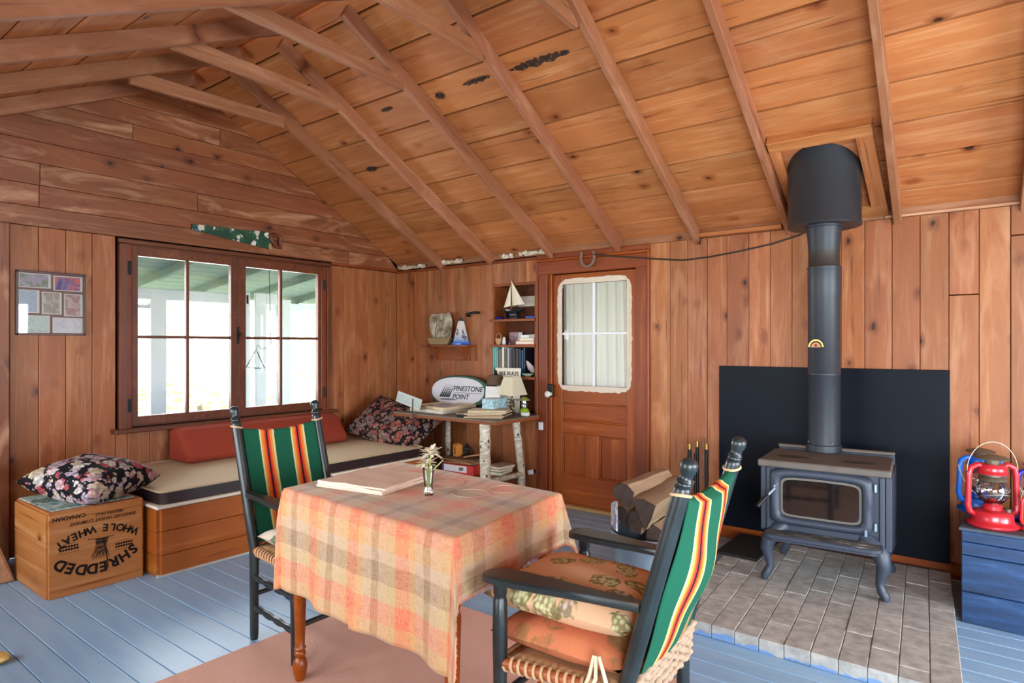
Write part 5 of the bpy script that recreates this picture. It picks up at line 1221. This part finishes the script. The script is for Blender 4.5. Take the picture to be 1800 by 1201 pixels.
# tablecloth : u along x, v along y; overhangs differ on the four sides
oxm, oxp, oym, oyp = .072, .19, .40, .19
A, B = (TX1-TX0)/2, (TY1-TY0)/2
def clothpt(s, t):
    # s, t are cloth coordinates from the table centre
    du = max(0, abs(s)-A); dv = max(0, abs(t)-B); sx__ = 1 if s > 0 else -1; sy__ = 1 if t > 0 else -1
    z = TZ+.004
    if du == 0 and dv == 0: return (s, t, z+.0012*wob(s*5, t*6))
    if du > 0 and dv > 0:
        r_ = math.hypot(du, dv); ph = math.atan2(dv, du)
        f = math.sin(2*ph)
        al = R(4)+R(13)*f**1.5
        if sx__ < 0 and sy__ < 0: al = R(4)+R(8)*f**1.5
        ph2 = ph+.25*math.sin(4*ph)
        drop = r_*math.cos(al); out = r_*math.sin(al)
        return (sx__*(A+out*math.cos(ph2)+.004), sy__*(B+out*math.sin(ph2)+.004), z-drop+.004*f)
    d = du+dv; x_, y_ = s, t
    along = t if du > 0 else s
    wv = .012*(d/.3)*math.sin(along*13+sx__*2+sy__)+.006*(d/.3)*math.sin(along*29+1.3)
    out = .010*min(1, d/.04)+.03*d+wv*min(1, d/.1)
    drop = d if d > .03 else d*d/.03*.6+d*.4
    if du > 0: x_ = sx__*(A+max(out, .003))
    else: y_ = sy__*(B+max(out, .003))
    return (x_, y_, z-drop*.995)
nu, nv = 120, 96
def axis(lo, hi, half, n_, om, op):
    # denser sampling on the hanging parts
    a = []
    na = int(n_*.28); nb = int(n_*.24)
    a += [-half-om+om*i/na for i in range(na)]; nc = n_-na-nb
    a += [-half+2*half*i/nc for i in range(nc)]; a += [half+op*i/nb for i in range(nb+1)]
    return a
su = axis(0, 0, A, nu, oxm, oxp); tv = axis(0, 0, B, nv, oym, oyp)
cl = MB(); cl.grid(lambda u, v: clothpt(su[min(nu, round(u*nu))], tv[min(nv, round(v*nv))]), nu, nv, lambda u, v: (su[round(u*nu)], tv[round(v*nv)]))
for p in cl.v: p.x, p.y = skw(p.x, p.y)
tc = thing('tablecloth', 'plaid cotton tablecloth in coral tan and cream on dining table', 'tablecloth', (TXC, TYC, 0))
o = cl.build('cloth', PLAID, tc, smooth=80); sd_ = o.modifiers.new('s', 'SOLIDIFY'); sd_.thickness = .0015; sd_.offset = 1
fr = MB()
def fringe(pts):
    for p in pts:
        q = V(p); q.x, q.y = skw(q.x, q.y); j = random.uniform(-.004, .004)
        fr.add([q+V((-.0012, -.0012, 0)), q+V((.0012, .0012, 0)), q+V((.0012+j, j, -.013)), q+V((-.0012+j, j, -.013))], [(0, 1, 2, 3)])
fringe([clothpt(A+oxp, -B-oym+(2*B+oym+oyp)*i/260) for i in range(261)])
f_ = fr.build('fringe', plain('coral_thread', (222, 150, 116), .9), tc); f_['kind'] = 'stuff'

# napkins / placemats stack
for i, (c, rz, dx, lb) in enumerate((((228, 204, 184), 4, 0, 'bottom folded cream cloth of the stack on the table'), ((236, 214, 196), 2, .006, 'middle folded cream cloth of the stack on the table'), ((232, 208, 188), 5, .01, 'top folded cream cloth of the stack on the table'))):
    b_ = MB(); zt = .0085
    b_.grid(lambda u, v: (.34*(u-.5), .30*(v-.5), zt+.003*wob(u*5+i, v*4)), 10, 10); b_.grid(lambda u, v: (.34*(u-.5), .30*(v-.5), 0.0), 10, 10)
    for f__ in (lambda u, v: (.34*(u-.5), -.15, (zt+.003*wob(u*5+i, 0))*v), lambda u, v: (.34*(u-.5), .15, (zt+.003*wob(u*5+i, 4))*v)): b_.grid(f__, 10, 1)
    for f__ in (lambda u, v: (-.17, .3*(u-.5), (zt+.003*wob(i, u*4))*v), lambda u, v: (.17, .3*(u-.5), (zt+.003*wob(5+i, u*4))*v)): b_.grid(f__, 10, 1)
    tag(b_.build('folded_cloth', plain('cream_linen_%d' % i, c, .85, 0, .2, .05, 60), None, (2.955+dx, -2.78, TZ+.0075+.0095*i), (0, 0, R(rz+6)), smooth=50), lb, 'napkin', 'folded cloths on the table')
# faint glass coasters
for i, (x_, y_, r_, lb) in enumerate(((3.16, -2.60, .105, 'clear round mat on the tablecloth behind the vase'), (3.39, -2.66, .07, 'clear round mat on the tablecloth right of the vase'), (3.45, -2.52, .065, 'clear round mat near the far right table corner'))):
    tag(MB().lathe([(r_-.0015, 0), (r_, .0008), (r_, .002), (r_-.0015, .0028), (r_-.003, .002), (r_-.003, .0004), (r_-.0015, 0)], 40, caps=False).build('ring_mat', plain('pale_ring_%d' % i, (206, 176, 152), .5), None, (x_, y_, TZ+.0062), smooth=60), lb.replace('clear round mat', 'thin pale ring'), 'ring')
va = thing('glass_vase', 'slim clear glass vase holding white flowers on the table', 'vase', (3.281, -2.782, TZ+.0065))
MB().lathe([(.0, 0), (.018, .0), (.0205, .004), (.022, .020), (.0165, .032), (.0165, .038), (.019, .054), (.0240, .108), (.0227, .108), (.0178, .054), (.0150, .040), (.0140, .032), (.0155, .026), (.0, .024)], 24).build('glass', VASEG, va, smooth=50)
STEM = plain('pale_green_stem', (172, 184, 110), .5); PETAL = plain('white_petal', (236, 230, 206), .7)
for i, (tipx, tipz, cnt, par) in enumerate(((.012, .128, 30, 0), (-.002, .088, 26, 1))):
    fl_ = thing('white_flower', ['upper white shaggy flower in the glass vase', 'lower white shaggy flower in the glass vase'][i], 'flower', (3.281, -2.782, TZ+.0375), 0, 'flowers in the vase')
    MB().sweep([(-.004+.006*i, 0, .0), (0.004*i, .003, .05), (tipx*.6, -.002*i, .075), (tipx, -.006*i, tipz)], [.003, .003, .003, .0035], 6).build('stem', STEM, fl_, smooth=60)
    b_ = MB(); rq = random.Random(i+5)
    for k in range(cnt):
        a = 2*PI*k/cnt*2.6; el = R(rq.uniform(-14, 50)); ln = rq.uniform(.034, .052)
        m = T(tipx, -.006*i, tipz) @ RZ(a) @ RY(-el)
        b_.add([(0, -.002, 0), (0, .002, 0), (ln*.6, -.0075, .002), (ln*.6, .0075, .002), (ln, -.0045, -.004), (ln, .0045, -.004), (ln*.6, 0, -.001)], [(0, 2, 6, 3, 1), (2, 4, 5, 3, 6)], m)
    b_.build('petals', PETAL, fl_)
for i, (pts, lb) in enumerate((([(0, 0, 0), (-.008, 0, .06), (-.030, -.005, .084), (-.058, -.012, .082)], 'bent pale stem curving left out of the vase'), ([(0, 0, 0), (.008, 0, .055), (.03, .01, .078), (.058, .02, .108)], 'bent pale stem curving right out of the vase'))):
    tag(MB().sweep(pts, [.003, .0028, .0026, .002], 6).build('bare_stem', STEM, None, (3.281, -2.782, TZ+.0375), smooth=60), lb, 'stem')

# ------------------------------------------------------------------ armchairs
def P_(a, b_, n_=8): return [V(a).lerp(V(b_), i/n_) for i in range(n_+1)]
def make_chair(label):
    t = thing('armchair', label, 'chair')
    HB = .226; HF = .262; FX = .178; RXX = -.205
    def rear(z):
        return RXX if z < .42 else RXX-.175*(z-.42)/.62
    for s_ in (1, -1):
        zs_ = [0, .02, .2, .42, .6, .8, .95, .985, .996, .999, 1.002, 1.007, 1.010, 1.013, 1.018, 1.022, 1.028, 1.036, 1.046, 1.056, 1.064, 1.070, 1.0725]
        rs_ = [.016, .019, .020, .022, .023, .0225, .0225, .0225, .022, .019, .0205, .0215, .0195, .0215, .019, .0165, .017, .0195, .0225, .0230, .0195, .0115, .002]
        MB().sweep([(rear(z), s_*HB, z) for z in zs_], rs_, 16).build('rear_post', CHAIRP, t, smooth=50)
        zf = [0, .02, .25, .29, .295, .305, .31, .36, .46, .52, .60, .605, .615, .62, .655]; rf = [.015, .018, .020, .022, .0195, .0195, .022, .0205, .0225, .023, .021, .0185, .0185, .021, .021]
        MB().sweep([(FX, s_*HF, z) for z in zf], rf, 16).build('front_post', CHAIRP, t, smooth=50)
        # flat shaped arm
        prof = [(-.255, .018), (-.20, .022), (-.12, .026), (-.04, .034), (.04, .044), (.12, .050), (.175, .050), (.205, .044), (.225, .030), (.232, .012)]
        vs = []; L_ = len(prof)
        for x_, w_ in prof:
            yc = s_*(HB+(HF-HB)*((x_+.25)/.5)); zc = .655+.012*max(0, x_-.2)/.08*-1+.01*max(0, -x_)*0
            for dy, dz in ((-1, .004), (-.85, 0), (.85, 0), (1, .004), (1, .018), (.85, .024), (-.85, .024), (-1, .018)): vs.append((x_, yc+dy*w_, zc+dz))
        fs = [(k*8+i, k*8+(i+1) % 8, (k+1)*8+(i+1) % 8, (k+1)*8+i) for k in range(L_-1) for i in range(8)]+[tuple(range(8)), tuple((L_-1)*8+i for i in range(8))]
        MB().add(vs, fs).build('arm', CHAIRP, t, smooth=35)
        # turned side stretchers
        for z, fat in ((.15, .0), (.29, .0)):
            pr_s = P_((RXX, s_*HB, z), (FX, s_*HF, z), 12); rr_ = [.0105+(.006*abs(math.sin(i*PI/3)) if z < .2 or True else 0) for i in range(13)]
            MB().sweep(pr_s, rr_, 10).build('side_stretcher', CHAIRP, t, smooth=50)
        MB().sweep(P_((RXX, s_*HB, .415), (FX, s_*HF, .415), 4), .016, 10).build('seat_rail', ROD, t, smooth=50)
        hel = []; turns = 13
        for i in range(turns*10+1):
            a = 2*PI*i/10; f = .10+.84*i/(turns*10)
            hel.append(V((RXX, s_*HB, .415)).lerp(V((FX, s_*HF, .415)), f)+V((.004*math.cos(a)*0, .020*math.cos(a), .020*math.sin(a))))
        MB().sweep(hel, .0048, 6).build('seat_lacing', ROPE, t, smooth=60)
    for z in (.17, .31): MB().sweep(P_((FX, -HF, z), (FX, HF, z), 10), .012, 10).build('front_stretcher', CHAIRP, t, smooth=50)
    MB().sweep(P_((RXX, -HB, .21), (RXX, HB, .21), 10), .012, 10).build('back_stretcher', CHAIRP, t, smooth=50)
    MB().sweep(P_((FX, -HF, .415), (FX, HF, .415), 6), .017, 10).build('seat_rail', RUSH, t, smooth=50)
    MB().grid(lambda u, v: (RXX+.01+(FX-RXX-.02)*u, (2*v-1)*(HB+(HF-HB)*u-.01), .43-.018*math.sin(PI*u)*math.sin(PI*v)), 10, 10).build('woven_seat', RUSH, t, smooth=60).modifiers.new('s', 'SOLIDIFY').thickness = .012
    # knotted rush back visible low at the rear
    b_ = MB()
    for k in range(5):
        z = .365+.024*k; b_.sweep([(rear(z)-.024+.004*math.sin(i*1.9+k), -HB+2*HB*i/24, z+.006*math.sin(i*2.3)) for i in range(25)], [.011+.003*math.sin(i*2.6+k) for i in range(25)], 7)
    b_.build('rope_back', plain('knotted_rope', (172, 146, 122), .85, 0, .2, .35, 90, .5), t, smooth=60)
    # blanket folded over a cord between the posts
    ztop = .955
    nvv = 40
    def bl_fn(u, v):
        y_ = (2*u-1)*(HB-.024); sag = .022*(1-(2*u-1)**2)
        zt = ztop-sag
        if v < .42:      # front face rising from the seat
            f = v/.42; z = .445+(zt-.445)*f; return (rear(z)+.010-.02*math.sin(PI*u)*math.sin(PI*f*.9)*.6, y_, z)
        if v < .5:
            a = PI*(v-.42)/.08; return (rear(zt)+.010-.016*(1-math.cos(a))*.9, y_, zt+.014*math.sin(a))
        f = (v-.5)/.5; z = zt-(zt-.455)*f
        bulge = .050*math.sin(PI*u)*math.sin(PI*min(1, f*.9+.08)); wv = .010*math.sin(f*13+u*3)*math.sin(PI*u)
        return (rear(z)-.022-bulge-wv*.5, y_*(1-.06*f)+.007*math.sin(f*11+u*2), z)
    MB().grid(bl_fn, 36, nvv*2, lambda u, v: (1-u, v*1.1)).build('striped_blanket', BLANKET, t, smooth=80).modifiers.new('s', 'SOLIDIFY').thickness = .003
    for s_ in (1, -1):
        b_ = MB(); z = .975; b_.sweep([(rear(z)+.025*math.cos(a), s_*HB+.025*math.sin(a), z+.006*math.sin(a*s_)) for a in [2*PI*i/14 for i in range(14)]], .0042, 6, closed=True)
        b_.sweep([(rear(z)+.004, s_*(HB-.024), z-.003), (rear(z)-.006, s_*(HB-.034), z-.02), (rear(z)-.008, s_*(HB-.05), ztop-.004)], .0042, 6)
        b_.build('cord', ROPE, t, smooth=60)
    return t
ca = make_chair('black armchair with striped green blanket back at the far table end')
ca.location = (2.475, -2.688, 0); ca.rotation_euler = (0, 0, 0)
cb = dup(ca, (4.012, -2.775, .0125), R(183), 'near black armchair seen from behind with two printed cushions')
def on_chair(c, x_, y_, z): return c.matrix_basis @ V((x_, y_, z))
bpy.context.view_layer.update()
def ch_cushion(c, rz, w_, d_, h_, z, mat, label, seed, x_=.02, y_=0, tilt=(0, 0)):
    b_ = cushion(w_, d_, h_, 20, .03, .38, seed, .006)
    o = b_.build('seat_cushion', mat, None, on_chair(c, x_, y_, z), (R(tilt[0]), R(tilt[1]), rz), smooth=60); return tag(o, label, 'cushion')
ch_cushion(ca, 0, .42, .44, .10, .478, GRAPE_W, 'pale cushion with green print on the far armchair', 2)
ch_cushion(cb, R(182), .44, .46, .10, .478, GRAPE_O, 'thin printed orange cushion under the grape cushion', 3)
ch_cushion(cb, R(186), .47, .47, .12, .582, GRAPE, 'tan cushion printed with grape clusters on near armchair', 5, .03, 0, (2, -2))
tt = MB()
for dx, dz in ((0, -.16), (.03, -.12), (-.02, -.14)):
    tt.sweep([(dx*.3, 0, 0), (dx+.01, -.02, -.05), (dx-.01, -.03, -.10), (dx+.015, -.025, dz)], [.005, .006, .006, .005], 6)
tag(tt.build('cushion_tie', plain('cream_tape', (216, 194, 160), .8), None, on_chair(cb, -.14, .262, .52), (0, 0, R(182+180)), smooth=60), 'cream ties of the cushions hanging over the near chair side', 'ties')
